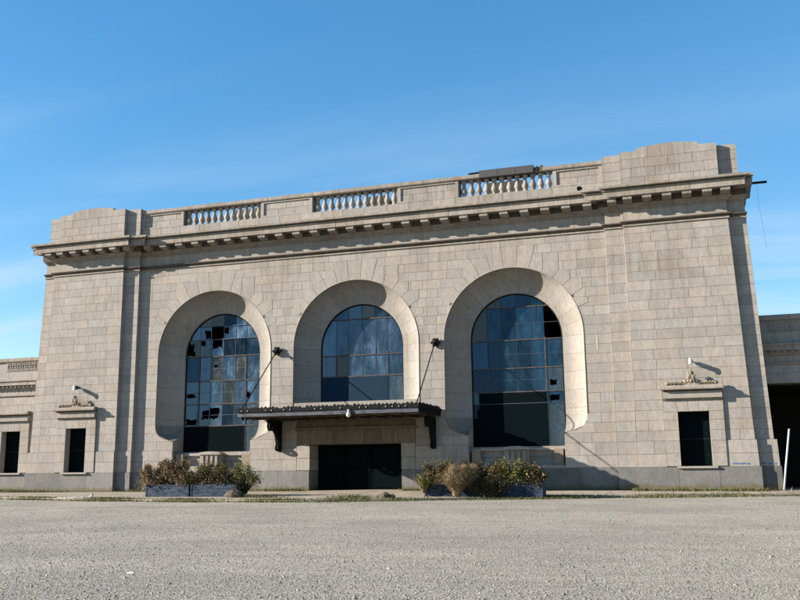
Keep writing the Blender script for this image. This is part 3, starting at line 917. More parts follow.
    for c in range(1, 6):
        spans = rusty_cols.get(c) or thin_cols_rows.get(c)
        if not spans: continue
        for (za, zb) in spans:
            zb = min(zb, top_at(COLS[c]))
            if zb - za < 0.05: continue
            mb = MB(); w = 0.03 if c in rusty_cols else 0.009
            yy = 0.04 if c in rusty_cols else 0.014
            mb.box(xc + COLS[c] - w, xc + COLS[c] + w, yw - yy, yw + 0.035, za, zb)
            sub(mb, 'mullion', M_rustbar if c in rusty_cols else M_bluebar)
    return win
T = 9.8
full = lambda lo: {2: [(lo, T)], 3: [(lo, T)], 4: [(lo, T)]}
arched_window(-ARCH, 2.06, [2.06, 3.49, 4.70, 6.0, 7.38, 8.35, 9.1, 9.82],
              missing={(5, 2)}, broken={(5, 1): (0.9, 0.3, 0.55, 0.75), (5, 3): (0.05, 0.8, 0.4, 0.55), (4, 2): (0.5, 0.95, 0.85, 0.5), (4, 0): (0.1, 0.3, 0.6, 0.8), (4, 1): (0.1, 0.95, 0.4, 0.3), (3, 2): (0.4, 0.62, 0.3, 0.12), (2, 0): (0.3, 0.35, 0.7, 0.18),
                      (1, 1): (0.9, 0.55, 0.75, 0.42), (1, 2): (0.05, 0.62, 0.75, 0.55), (1, 0): (0.6, 0.08, 0.85, 0.3), (2, 5): (0.1, 0.3, 0.25, 0.3), (1, 5): (0.1, 0.4, 0.6, 0.5), (1, 4): (0.95, 0.3, 0.3, 0.35)},
              dark=set(), pale={(4, 1), (1, 5), (0, 5)}, boards=[(-2.3, 1.45, 2.08, 3.49)],
              rusty_rows={1, 2, 3, 4}, rusty_cols={1: [(3.49, 7.38)], 5: [(2.1, 7.4)]}, thin_cols_rows=full(3.49))
arched_window(0, 4.16, [4.16, 5.92, 7.05, 9.0, 9.82],
              missing=set(), broken={}, dark=set(), pale={(0, 5)}, boards=[(-2.3, 1.45, 4.18, 5.90)],
              rusty_rows={1, 2, 3}, rusty_cols={1: [(5.92, 7.05)], 5: [(5.92, 7.2)]}, thin_cols_rows={3: [(5.92, 9.0)], 2: [(5.92, 9.0)], 4: [(5.92, 9.0)]})
arched_window(ARCH, 2.06, [2.06, 4.2, 4.78, 5.97, 7.4, 9.1, 9.82],
              missing={(4, 5)}, broken={(0, 0): (0.4, 0.85, 0.4, 0.2), (2, 5): (0.3, 0.3, 0.4, 0.25), (1, 5): (0.3, 0.3, 0.6, 0.5)}, dark=set(), pale={(0, 5), (2, 5)},
              boards=[(-2.0, 1.45, 2.08, 4.78), (-2.3, -2.0, 2.08, 3.5)],
              rusty_rows={2, 3, 4, 5}, rusty_cols={1: [(4.78, 5.97)], 5: [(4.2, 7.5)]}, thin_cols_rows=full(4.78))

# ---- balconets under the side arches
for xc in (-ARCH, ARCH):
    bal = part_empty('sill_balcony', station)
    def q(mb, name, mat=M_trim, tone=0.5):
        o = mb.build(name, mat, bal); return o
    mb = MB(); mb.tone = 0.8; mb.box(xc - 2.34, xc + 2.34, 0.34, 1.3, 1.86, 1.99); q(mb, 'balcony_cap', M_stone)
    mb = MB(); mb.tone = 0.5; mb.box(xc - 2.34, xc + 2.34, 0.50, 0.60, 1.30, 1.859); q(mb, 'balcony_panel', M_stone)
    mb = MB(); mb.tone = 0.5; mb.box(xc - 2.34, xc + 2.34, 0.30, 0.60, 1.14, 1.299); q(mb, 'balcony_base')
    mb = MB(); mb.tone = 0.7; mb.box(xc - 2.34, xc + 2.34, 0.0, 0.60, 0.98, 1.139); q(mb, 'balcony_step')
    mb = MB(); mb.tone = 0.3; mb.box(xc - 2.34, xc + 2.34, 0.46, 0.499, 1.52, 1.57); q(mb, 'moulding')
    mb = MB(); mb.tone = 0.55
    pc = xc; w = 0.60
    mb.box(pc - w, pc + w, -0.06, 0.499, 1.14, 1.90)
    for i in range(4):
        cx_ = pc - 0.42 + i * 0.28
        mb.box(cx_ - 0.07, cx_ + 0.07, -0.14, -0.062, 1.30, 1.84)
    q(mb, 'fluted_pedestal')
    mb = MB(); mb.tone = 0.8
    top = [(pc - w - 0.07, 1.90), (pc + w + 0.07, 1.90)] + [(pc + (w + 0.07) * math.cos(PI * i / 10), 1.95 + 0.12 * math.sin(PI * i / 10)) for i in range(11)]
    mb.poly_prism(top, -0.18, 0.60, True); q(mb, 'pedestal_cap', M_stone)
    for s in (-1, 1):
        mb = MB(); mb.tone = 0.3
        px = xc + s * 2.02
        mb.box(px - 0.22, px + 0.22, 0.16, 0.499, 1.14, 1.93); q(mb, 'end_pier', M_ornament)
        mb = MB(); mb.tone = 0.5
        mb.quad((xc + s * R2, -0.03, 0.98), (xc + s * R2, 1.2, 0.98), (xc + s * R2, 1.2, 2.05), (xc + s * R2, -0.03, 2.05)); q(mb, 'recess_cheek', M_stone)
# dark recess fill behind the balconets is the jamb wall itself

# ---- door and its plain stone surround
mb = MB(); mb.tone = 0.45
DW = 2.5
sur = []
for (xa, xb, za, zb) in [(-3.23, -DW, 1.02, 1.62), (-3.23, -DW, 1.64, 2.32), (DW, 3.23, 1.02, 1.62), (DW, 3.23, 1.64, 2.32)]:
    m_ = MB(); m_.tone = random.gauss(0.5, 0.15); m_.box(xa, xb - 0.0, -0.04, 0.05, za, zb); m_.build('door_surround', M_stone, station)
lx = [-3.23, -2.2, -1.2, -0.35, 0.5, 1.45, 2.35, 3.23]
for i in range(7):
    m_ = MB(); m_.tone = random.gauss(0.45, 0.2); m_.hue = 0.2
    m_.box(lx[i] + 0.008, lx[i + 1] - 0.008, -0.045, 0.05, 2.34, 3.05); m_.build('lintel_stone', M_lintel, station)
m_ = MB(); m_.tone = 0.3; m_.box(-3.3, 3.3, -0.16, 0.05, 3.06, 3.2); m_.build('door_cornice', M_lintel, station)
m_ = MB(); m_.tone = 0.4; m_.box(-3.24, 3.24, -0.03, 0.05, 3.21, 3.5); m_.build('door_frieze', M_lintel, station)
for s in (-1, 1):
    for za, zb in ((0, 0.98), (1.0, 1.62), (1.64, 2.32)):
        m_ = MB(); m_.tone = random.gauss(0.5, 0.15)
        m_.quad((s * DW, -0.05, za), (s * DW, 1.25, za), (s * DW, 1.25, zb), (s * DW, -0.05, zb)); m_.build('door_jamb', M_plinth if zb < 1 else M_stone, station)
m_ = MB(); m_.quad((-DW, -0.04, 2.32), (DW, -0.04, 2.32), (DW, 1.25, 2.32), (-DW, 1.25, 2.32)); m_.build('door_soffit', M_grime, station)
door = part_empty('entrance_door', station)
dl = [-DW, -1.35, 0.42, 0.46, DW]
leafs = [(-2.48, -1.02), (-0.99, 0.47), (0.50, 2.48)]
for i, (a, b) in enumerate(leafs):
    m_ = MB(); m_.box(a, b, 1.10, 1.16, 0.02, 2.30)
    m_.build('door_leaf', M_door, door)
    for (za, zb) in ((0.12, 1.12), (1.2, 2.2)):
        m2 = MB(); m2.box(a + 0.12, b - 0.12, 1.085, 1.099, za, zb); m2.build('door_panel', M_board, door)
m_ = MB(); m_.tube([(0.40, 1.08, 0.95), (0.40, 1.02, 1.0), (0.40, 1.02, 1.25), (0.40, 1.08, 1.3)], 0.015); m_.build('handle', M_iron, door)

# ---- string moulding, cornice, modillions
MAINX = [(-X1, X1, 0.0)]
SEGS = [(-X1, X1, 0.0, 0, 0), (X1, X2, Y1, 1, 0), (-X2, -X1, Y1, 0, -1), (X2, None, Y2, 1, 0), (None, -X2, Y2, 0, -1)]
def cornice_run(name, prof, mat, step=None, tones=(0.35, 0.8)):
    """prof: list of (proj, z). profile runs over every wall break with returns at the forward corners;
       built stone by stone"""
    zref = sum(p[1] for p in prof) / len(prof)
    e3, e4 = x3(zref), x4(zref)
    runs = [(-X1, X1, 0.0, 0, 0), (X1, X2, Y1, -1, 0), (-X2, -X1, Y1, 0, 1), (X2, e3, Y2, -1, 1), (-e3, -X2, Y2, -1, 1), (e3, e4, Y1, 0, 1), (-e4, -e3, Y1, 1, 0)]
    for xa, xb, y, ea, eb in runs:
        L_ = xb - xa
        st = step or 1.55
        n = max(1, round(L_ / st))
        for i in range(n):
            l = xa + L_ * i / n; r = xa + L_ * (i + 1) / n
            gl = 0.006 if i else 0; gr = 0.006 if i < n - 1 else 0
            mb = MB(); mb.tone = random.uniform(*tones); mb.hue = random.random()
            pr = [(y + 0.3, prof[0][1])] + [(y - p, z) for p, z in prof] + [(y + 0.3, prof[-1][1])]
            k_ = 0.45 if abs(y - Y1) < 1e-6 and (abs(xa + e4) < 1e-6 or abs(xb - e4) < 1e-6) else 1.0
            fa = (lambda yy, zz, l=l, y=y, k_=k_: l - k_ * max(0, y - yy)) if (i == 0 and ea) else (l + gl)
            fb = (lambda yy, zz, r=r, y=y, k_=k_: r + k_ * max(0, y - yy)) if (i == n - 1 and eb) else (r - gr)
            jit = 0 if (i == 0 or i == n - 1) else random.uniform(-0.006, 0.006)
            pr = [(a_ + jit, b_) for a_, b_ in pr]
            mb.profile_x(pr, fa, fb)
            mb.build(name, mat, station)
cornice_run('string_fillet', [(0.04, 12.38), (0.06, 12.40), (0.06, 12.465), (0.03, 12.475)], M_trim, 2.2)
cornice_run('string_moulding', [(0.03, 12.48), (0.06, 12.50), (0.065, 12.54), (0.10, 12.55), (0.155, 12.59), (0.155, 12.64), (0.03, 12.67)], M_soot_shade, 2.2)
cornice_run('bed_moulding', [(0.03, 13.2), (0.05, 13.26), (0.12, 13.28), (0.15, 13.35), (0.22, 13.37), (0.26, 13.44), (0.26, 13.46)], M_trim, 1.9, (0.2, 0.6))
cornice_run('modillion_back', [(0.275, 13.462), (0.28, 13.735)], M_soot_shade, 1.9, (0.2, 0.6))  # dark colour deepens the shade in the gaps between modillions
cornice_run('corona', [(0.30, 13.738), (0.80, 13.738), (0.80, 13.70), (0.84, 13.70), (0.84, 13.94), (0.90, 13.98), (0.90, 14.02)], M_trim, 1.55, (0.5, 0.95))
cornice_run('cornice_joint', [(0.72, 14.021), (0.80, 14.025), (0.80, 14.062), (0.7, 14.065)], M_soot_shade, 1.55, (0.1, 0.5))
cornice_run('cornice_cap', [(0.76, 14.066), (0.94, 14.075), (1.02, 14.10), (1.02, 14.21), (0.30, 14.34), (0.0, 14.36)], M_trim, 1.55, (0.35, 0.8))
mb = MB(); mb.tone = 0.6
mprof = [(0.0, 0.0), (-0.05, -0.02), (-0.16, -0.0), (-0.36, 0.06), (-0.44, 0.04), (-0.49, 0.08), (-0.50, 0.27), (0.0, 0.27)]
mb.profile_x(mprof[::-1], -0.21, 0.21)
me_mod = mb.mesh('modillion', M_trim)
M_dummy = None
mods = [(1.03 * k, 0.0) for k in range(-12, 13)]
for s in (-1, 1):
    mods.append((s * 13.56, Y1))
    for x in (14.3, 15.2, 16.1, 17.0, 17.9, 18.7): mods.append((s * x, Y2))
for x, y in mods:
    inst(me_mod, 'modillion', station, (x, y - 0.285, 13.465))
# end returns seen at the right and left corners
for s in (-1, 1):
    xe = x4(13.6)
    for yy in (0.3,):
        inst(me_mod, 'modillion', station, (s * (xe + 0.10), yy, 13.465), (0, 0, s * PI / 2), (1, 0.5, 1))
    for (z0_, z1_, pr) in ((12.505, 12.655, 0.12), (13.2, 13.46, 0.25), (13.742, 14.02, 0.85), (14.021, 14.25, 1.0)):
        mb = MB(); mb.tone = 0.45
        a, b = sorted((s * (xe - 0.2), s * (x4(z0_) + pr * 0.45)))
        mb.box(a, b, Y1 + 0.31, 0.9, z0_, z1_)
        mb.build('side_cornice', M_trim, station)

# ---- parapet
def parapet_blocks(xa, xb, y, zs_, wmin=0.8, wmax=1.3, th=0.5, name='parapet_block'):
    for k in range(len(zs_) - 1):
        n = max(1, round((xb - xa) / random.uniform(wmin, wmax)))
        off = 0.5 if k % 2 and n > 1 else 0
        cuts = [xa] + [xa + (xb - xa) * (i + off * 0.9) / n for i in range(1 if not off else 0, n)] + [xb]
        cuts = sorted(set(cuts))
        for i in range(len(cuts) - 1):
            if cuts[i + 1] - cuts[i] < 0.12: continue
            mb = MB(); mb.tone = min(1, max(0, random.gauss(0.5, 0.2))); mb.hue = random.random()
            yy = y + random.uniform(-0.006, 0.004)
            mb.box(cuts[i] + 0.008, cuts[i + 1] - 0.008, yy, y + th, zs_[k] + 0.007, zs_[k + 1] - 0.007)
            mb.build(name, M_stone, station)
PYM = -0.12
parapet_blocks(-X1, X1, PYM, [14.33, 14.86], 1.2, 1.7)
BAYS = [(-10.42, -5.50), (-2.42, 2.50), (5.80, 10.72)]
solid = [(-X1, BAYS[0][0]), (BAYS[0][1], BAYS[1][0]), (BAYS[1][1], BAYS[2][0]), (BAYS[2][1], X1)]
for a, b in solid:
    parapet_blocks(a, b, PYM + 0.05, [14.86, 15.3, 15.75], 0.75, 1.1)
    fr = MB(); fr.tone = 0.6
    fr.box(a, b, PYM - 0.01, PYM + 0.06, 15.66, 15.752); fr.box(a, b, PYM - 0.01, PYM + 0.06, 14.862, 14.95)
    fr.box(a, a + 0.16, PYM - 0.01, PYM + 0.06, 14.951, 15.659); fr.box(b - 0.16, b, PYM - 0.01, PYM + 0.06, 14.951, 15.659)
    fr.build('panel_border', M_stone, station)
# coping, stone by stone; one stretch replaced by tarred metal
x = -X1
while x < X1 - 0.01:
    w = random.uniform(1.0, 1.6); e = min(X1, x + w)
    if X1 - e < 0.5: e = X1
    if 6.9 < x + 0.01 and x < 10.0:
        e = 10.2; x = e; continue
    if x < 6.95 < e: e = 6.95
    mb = MB(); mb.tone = min(1, max(0, random.gauss(0.55, 0.2))); mb.hue = random.random()
    dz = random.uniform(-0.012, 0.012)
    mb.profile_x([(PYM + 0.58, 15.755), (PYM - 0.06, 15.755), (PYM - 0.09, 15.80), (PYM - 0.09, 15.97 + dz), (PYM + 0.25, 16.02 + dz), (PYM + 0.61, 15.98 + dz), (PYM + 0.61, 15.80)][::1], x + 0.006, e - 0.006)
    mb.build('coping_stone', M_trim, station)
    x = e
cap = MB()
cap.box(6.96, 9.75, PYM - 0.12, PYM + 0.64, 15.735, 16.13)
o = cap.build('metal_coping', M_darkcap, station); o['label'] = 'dark tarred metal coping replacing stone'
for a, b in ((6.96, 7.9), (7.92, 8.8), (8.82, 9.74)):
    mb = MB(); mb.box(a, b, PYM - 0.128, PYM - 0.121, 15.75, 16.11); mb.build('metal_sheet', M_darkcap, station)
mb = MB(); mb.tone = 0.15
for i in range(9):
    xx = 9.78 + i * 0.055
    mb.box(xx, xx + 0.05, PYM - 0.07 + random.uniform(0, .1), PYM + 0.5, 15.756, 15.98 + random.uniform(-0.06, 0.12))
stuff(mb.build('broken_coping', M_grime, station))
mb = MB(); mb.tube([(6.35, PYM + 0.1, 16.08), (7.0, PYM + 0.1, 16.10)], 0.05); mb.build('pipe_stub', M_iron, station)

# balusters: 12 in each bay, one shared mesh
bprof = [(0.125, 0.0), (0.125, 0.08), (0.085, 0.10), (0.10, 0.15), (0.145, 0.24), (0.15, 0.31), (0.12, 0.42), (0.082, 0.55), (0.075, 0.66), (0.10, 0.69), (0.10, 0.72), (0.085, 0.74), (0.13, 0.79), (0.135, 0.89)]
bprof = [(r_ * 1.14, z_) for r_, z_ in bprof]
mb = MB(); mb.tone = 0.85; mb.hue = 0.6; mb.lathe(bprof, 0, 0, 0, 12); me_bal = mb.mesh('baluster', M_trim, True)
mb = MB(); mb.tone = 0.2; mb.hue = 0.8; mb.lathe(bprof, 0, 0, 0, 12); me_bal2 = mb.mesh('baluster_stained', M_trim, True)
for bi, (a, b) in enumerate(BAYS):
    n = 12; sp = (b - a - 0.12) / n
    for i in range(n):
        me_ = me_bal2 if (bi, i) in {(0, 3), (1, 8), (1, 9), (2, 9), (2, 2)} else me_bal
        inst(me_, 'baluster', station, (a + 0.06 + sp * (i + 0.5), PYM + 0.24, 14.862), (0, 0, random.uniform(0, 1)))
        # little plinth between
        mbp = MB(); mbp.tone = 0.5
    for sx in (a, b):
        mb = MB(); mb.tone = 0.3; mb.box(sx - 0.05, sx + 0.05, PYM + 0.02, PYM + 0.5, 14.87, 15.75); mb.build('end_post', M_trim, station)
# things on the roof seen between the balusters
for (a, b, zt) in ((-8.1, -6.2, 15.95), (0.1, 1.35, 15.9), (6.9, 8.9, 15.95)):
    mb = MB(); mb.tone = 0.2; mb.box(a, b, 1.4, 2.6, 14.42, zt); mb.build('roof_hatch', M_darkcap, station)
# drain hole in the parapet base
mb = MB(); mb.lathe([(0.12, 0), (0.12, 0.012)], 0, 0, 0, 14)
mb.v = [(x_, -z_ , y_) for x_, y_, z_ in mb.v]
o = mb.build('drain_hole', M_board, station); o.location = (11.98, PYM - 0.01, 14.66)

# pavilion attics, courses with a rising broken top
ATT = [14.33, 14.80, 15.27, 15.74]
for s in (-1, 1):
    a, b = sorted((s * X1, s * X2)); parapet_blocks(a, b, Y1 - 0.08, ATT + [16.10], 0.9, 1.4)
    a, b = sorted((s * X2, s * 18.5)); parapet_blocks(a, b, Y2 - 0.08, ATT, 0.8, 1.2)
    a, b = sorted((s * 18.5, s * 19.38)); parapet_blocks(a, b, Y1 - 0.08, ATT + [16.03], 0.8, 1.2)
    tops = [(14.03, 14.42, 16.12, 16.12), (14.42, 14.85, 16.12, 16.13), (14.85, 15.35, 16.25, 16.31), (15.35, 15.95, 16.31, 16.36), (15.95, 16.5, 16.36, 16.36), (16.5, 17.05, 16.36, 16.32), (17.05, 17.68, 16.32, 16.24), (17.68, 18.1, 16.12, 16.10), (18.1, 18.5, 16.10, 16.10)]
    for xa, xb, ta, tb in tops:
        mb = MB(); mb.tone = min(1, max(0, random.gauss(0.5, 0.2))); mb.hue = random.random()
        xl, xr = (xa, xb) if s > 0 else (-xb, -xa)
        tl, tr = (ta, tb) if s > 0 else (tb, ta)
        tl += random.uniform(-0.01, 0.01); tr += random.uniform(-0.01, 0.01)
        y = Y2 - 0.08 + random.uniform(-0.006, 0.004)
        mb.poly_prism([(xl + 0.003, 15.747), (xr - 0.003, 15.747), (xr - 0.003, tr), (xl + 0.003, tl)], y, y + 0.6, True)
        mb.build('attic_stone', M_stone, station)
    a, b = sorted((s * 14.1, s * 18.45))
    mb = MB(); mb.box(a, b, Y2 - 0.03, Y2 + 0.46, 14.34, 16.05); mb.build('attic_core', M_mortar, station)
    # side return of the attic
    mb = MB(); mb.tone = 0.4
    a, b = sorted((s * 18.6, s * 19.38)); mb.box(a, b, Y1 + 0.43, 6, 14.33, 16.0); mb.build('attic_return', M_stone, station)

# ---- pedimented small windows in the pavilions and (plain) in the wing
def side_window(parent, xc, y, crest=True, flip=1):
    w = part_empty('side_window', parent)
    # raised surround: jamb stones, lintel with splayed key
    h = 0.675
    for s in (-1, 1):
        for k, (za, zb) in enumerate(((1.03, 1.62), (1.62, 2.17), (2.17, 2.64), (2.64, 3.10), (3.10, 3.48))):
            mb = MB(); mb.tone = random.gauss(0.6, 0.15); mb.hue = random.random()
            a, b = sorted((xc + s * h, xc + s * 1.3))
            mb.box(a + 0.005, b - 0.005, y - 0.09, y + 0.02, za + 0.006, zb - 0.006)
            mb.build('jamb_stone', M_stone, w)
            mb = MB(); mb.tone = 0.55
            mb.box(*sorted((xc + s * h, xc + s * (h + 0.02))), y + 0.021, y + 0.45, za + 0.0005, zb - 0.0005); mb.build('reveal_stone', M_stone, w)
    cuts = [(-1.3, -1.3), (-0.78, -0.64), (-0.24, -0.2), (0.24, 0.2), (0.78, 0.64), (1.3, 1.3)]
    for i in range(5):
        (t0, b0), (t1, b1) = cuts[i], cuts[i + 1]
        mb = MB(); mb.tone = random.gauss(0.6, 0.15); mb.hue = random.random()
        mb.poly_prism([(xc + b0 + 0.006, 3.486), (xc + b1 - 0.006, 3.486), (xc + t1 - 0.006, 3.96), (xc + t0 + 0.006, 3.96)], y - 0.092, y + 0.02, True)
        mb.build('lintel_stone', M_stone, w)
    mb = MB(); mb.quad((xc - h, y - 0.08, 3.482), (xc + h, y - 0.08, 3.482), (xc + h, y + 0.45, 3.482), (xc - h, y + 0.45, 3.482)); mb.build('window_soffit', M_stone, w)
    # hood
    mb = MB(); mb.tone = 0.6
    mb.profile_x([(y + 0.02, 4.08), (y - 0.24, 4.08), (y - 0.25, 4.38), (y + 0.02, 4.38)], xc - 1.28, xc + 1.28)
    mb.build('hood_fascia', M_stone, w)
    mb = MB(); mb.tone = 0.3
    mb.profile_x([(y + 0.02, 3.962), (y - 0.11, 3.962), (y - 0.12, 4.01), (y - 0.16, 4.02), (y - 0.18, 4.077), (y + 0.02, 4.077)], xc - 1.27, xc + 1.27)
    mb.build('hood_moulding', M_trim, w)
    mb = MB(); mb.tone = 0.2
    mb.profile_x([(y + 0.02, 4.382), (y - 0.27, 4.382), (y - 0.28, 4.42), (y - 0.33, 4.43), (y + 0.02, 4.44)], xc - 1.25, xc + 1.25)
    mb.build('shelf_underside', M_soot_shade, w)  # dark strip painted in for the shadow under the shelf
    mb = MB(); mb.tone = 0.55; mb.hue = 0.3
    mb.profile_x([(y + 0.02, 4.442), (y - 0.40, 4.442), (y - 0.44, 4.47), (y - 0.44, 4.545), (y - 0.36, 4.57), (y - 0.33, 4.66), (y + 0.02, 4.67)],
                 lambda yy, zz: xc - 1.22 - min(0.16, max(0, (y - yy) * 0.34)), lambda yy, zz: xc + 1.22 + min(0.16, max(0, (y - yy) * 0.34)))
    mb.build('hood_shelf', M_trim, w)
    mb = MB(); mb.tone = 0.6; mb.box(xc - 0.85, xc + 0.88, y - 0.17, y + 0.3, 0.94, 1.03); mb.build('window_sill', M_stone, w)
    # shutter board with bolts
    mb = MB(); mb.box(xc - h, xc + h, y + 0.33, y + 0.40, 1.03, 3.48); mb.build('window_board', M_board, w)
    mb = MB(); mb.box(xc - h, xc + h, y + 0.322, y + 0.329, 2.23, 2.26); mb.build('board_seam', M_dark, w)
    mb = MB(); mb.lathe([(0.012, 0), (0.012, 0.012)], 0, 0, 0, 6); mb.v = [(a, -c, b) for a, b, c in mb.v]
    me_b = mb.mesh('bolt', M_zinc)
    for dx_, dz_ in ((-0.5, 1.4), (0.52, 1.5), (-0.45, 3.1), (0.5, 3.2), (0.05, 2.0), (0.5, 2.5), (-0.1, 2.9)):
        inst(me_b, 'bolt', w, (xc + dx_, y + 0.322, dz_))
    if crest:
        mb = MB()
        # palmette: fan of lobes, then scroll leaves along the shelf
        yc = y - 0.26
        for i in range(9):
            a = PI * (0.04 + 0.92 * i / 8)
            L0 = 0.30 + 0.24 * math.sin(a) ** 2
            base = Vector((xc, yc, 4.80))
            d = Vector((math.cos(a) * 0.62, 0, math.sin(a)))
            pts = [base + d * (L0 * t) + Vector((0, -0.10 * math.sin(t * PI * 0.9) - 0.02 * t, 0)) for t in (0, 0.3, 0.6, 0.85, 1.0)]
            mb.tube(pts, [0.025, 0.045, 0.062, 0.055, 0.02], 6)
        mb.blob((xc, yc - 0.08, 4.84), (0.10, 0.10, 0.12), 8, 6)
        mb.blob((xc - 0.24, yc - 0.04, 4.82), (0.11, 0.09, 0.10), 8, 6, .1); mb.blob((xc + 0.24, yc - 0.04, 4.82), (0.11, 0.09, 0.10), 8, 6, .1)
        mb.build('palmette', M_ornament, w, True)
        mb = MB()
        for s in (-1, 1):
            pts = []; rr = []
            for i in range(16):
                t = i / 15
                pts.append((xc + s * (0.32 + 0.62 * t), yc + 0.02 - 0.03 * math.sin(t * 9), 4.73 + 0.055 * math.sin(t * 13 + 0.5) + 0.05)); rr.append(0.05 - 0.02 * t)
            mb.tube(pts, rr, 6)
            for i in range(10):
                x_ = xc + s * (0.34 + 0.075 * i); hh = 0.10 + 0.07 * abs(math.sin(i * 1.3))
                mb.tube([(x_, yc + 0.02, 4.66), (x_ + s * 0.02, yc - 0.05, 4.70 + hh * 0.5), (x_ + s * 0.07, yc - 0.02, 4.68 + hh)], [0.045, 0.05, 0.015], 5)
            mb.blob((xc + s * 1.05, yc, 4.74), (0.10, 0.10, 0.09), 8, 5, .2)
        mb.build('scroll_leaves', M_ornament, w, True)
    return w
side_window(station, 16.6, Y2); side_window(station, -16.6, Y2)

# paint marks, stain, cornice pipe
mb = MB()
for (x0, x1, z0) in ((18.1, 18.3, 1.10), (18.35, 18.62, 1.10), (18.68, 18.8, 1.09)):
    mb.box(x0, x1, Y2 - 0.068, Y2 - 0.062, z0, z0 + 0.055)
mb.build('paint_mark', M_bluepaint, station)
mb = MB()
for (x0, x1, z0) in ((19.32, 19.5, 1.10), (19.56, 19.92, 1.08)):
    mb.box(x0, x1, Y1 - 0.068, Y1 - 0.062, z0, z0 + 0.055)
mb.build('paint_mark', M_bluepaint, station)
mb = MB(); mb.box(12.42, 12.47, -0.012, -0.004, 6.55, 7.3); mb.build('white_stain', M_whitestain, station)
mb = MB(); mb.tube([(19.7, Y1 - 0.4, 13.90), (20.55, Y1 - 0.45, 13.88)], 0.06, 8); mb.build('drain_pipe', M_iron, station)

# ---- marquee canopy over the door
can = part_empty('entrance_canopy', station)
HW = 4.6; ZC0, ZC1 = 3.62, 4.06; YF = -4.0
mb = MB(); mb.box(-HW + 0.05, HW - 0.05, YF + 0.05, -0.02, 3.84, 3.92); mb.build('canopy_roof', M_iron, can)
mb = MB(); mb.box(-HW + 0.06, HW - 0.06, YF + 0.06, -0.03, 3.66, 3.70)
mb.build('soffit_boards', M_soffit, can)
for i in range(11):
    xx = -HW + 0.35 + i * (2 * HW - 0.7) / 10
    mb = MB(); mb.box(xx - 0.04, xx + 0.04, YF + 0.1, -0.05, 3.57, 3.659); mb.build('soffit_beam', M_soffit, can)
for yy in (-2.7, -1.35):
    mb = MB(); mb.box(-HW + 0.1, HW - 0.1, yy - 0.05, yy + 0.05, 3.53, 3.569); mb.build('cross_beam', M_iron, can)
mb = MB(); mb.box(-HW, HW, YF - 0.04, YF + 0.04, 3.62, 3.83); mb.build('front_fascia', M_zinc, can)
mb = MB(); mb.box(-HW - 0.04, HW + 0.04, YF - 0.10, YF + 0.06, 3.832, 3.99); mb.build('fascia_moulding', M_iron, can)
mb = MB(); mb.box(-HW - 0.02, HW + 0.02, YF - 0.07, YF + 0.05, 3.60, 3.618); mb.build('drip_edge', M_iron, can)
for s in (-1, 1):
    mb = MB(); mb.box(*sorted((s * (HW - 0.06), s * HW)), YF + 0.042, -0.03, 3.62, 3.83); mb.build('side_fascia', M_iron, can)
    mb = MB(); mb.box(*sorted((s * (HW - 0.06), s * (HW + 0.04))), YF + 0.062, -0.03, 3.832, 3.99); mb.build('side_moulding', M_iron, can)
# crest of little anthemions along the edges, shared mesh
mb = MB()
mb.poly_prism([(-0.085, 0), (0.085, 0), (0.09, 0.05), (0.05, 0.075), (0.0, 0.12), (-0.05, 0.075), (-0.09, 0.05)], -0.02, 0.02, True)
me_cr = mb.mesh('crest_leaf', M_iron)
for i in range(46):
    if random.random() < 0.08: continue
    inst(me_cr, 'crest_leaf', can, (-HW + 0.1 + i * (2 * HW - 0.2) / 45, YF - 0.05, 3.985), (random.uniform(-.1, .1), random.uniform(-.2, .2), 0), (1, 1, random.uniform(0.5, 1.1)))
for s in (-1, 1):
    for i in range(18):
        inst(me_cr, 'crest_leaf', can, (s * (HW - 0.01), YF + 0.15 + i * 0.21, 3.985), (0, 0, PI / 2), (1, 1, random.uniform(0.6, 1.1)))
# bulb sockets
mb = MB(); mb.blob((0, 0, 0), (0.022, 0.022, 0.03), 6, 4); me_bb = mb.mesh('bulb', M_glasswhite, True)
for i in range(28):
    if random.random() < 0.5: continue
    inst(me_bb, 'bulb', can, (-HW + 0.25 + i * (2 * HW - 0.5) / 27, YF - 0.125, 3.90))
mb = MB(); mb.blob((0, 0, 0), (0.105, 0.105, 0.13), 12, 8); mb.lathe([(0.05, 0.11), (0.05, 0.24)], 0, 0, 0, 8)
o = inst(mb.mesh('globe_lamp', M_glasswhite, True), 'globe_lamp', can, (1.22, YF - 0.12, 3.58))
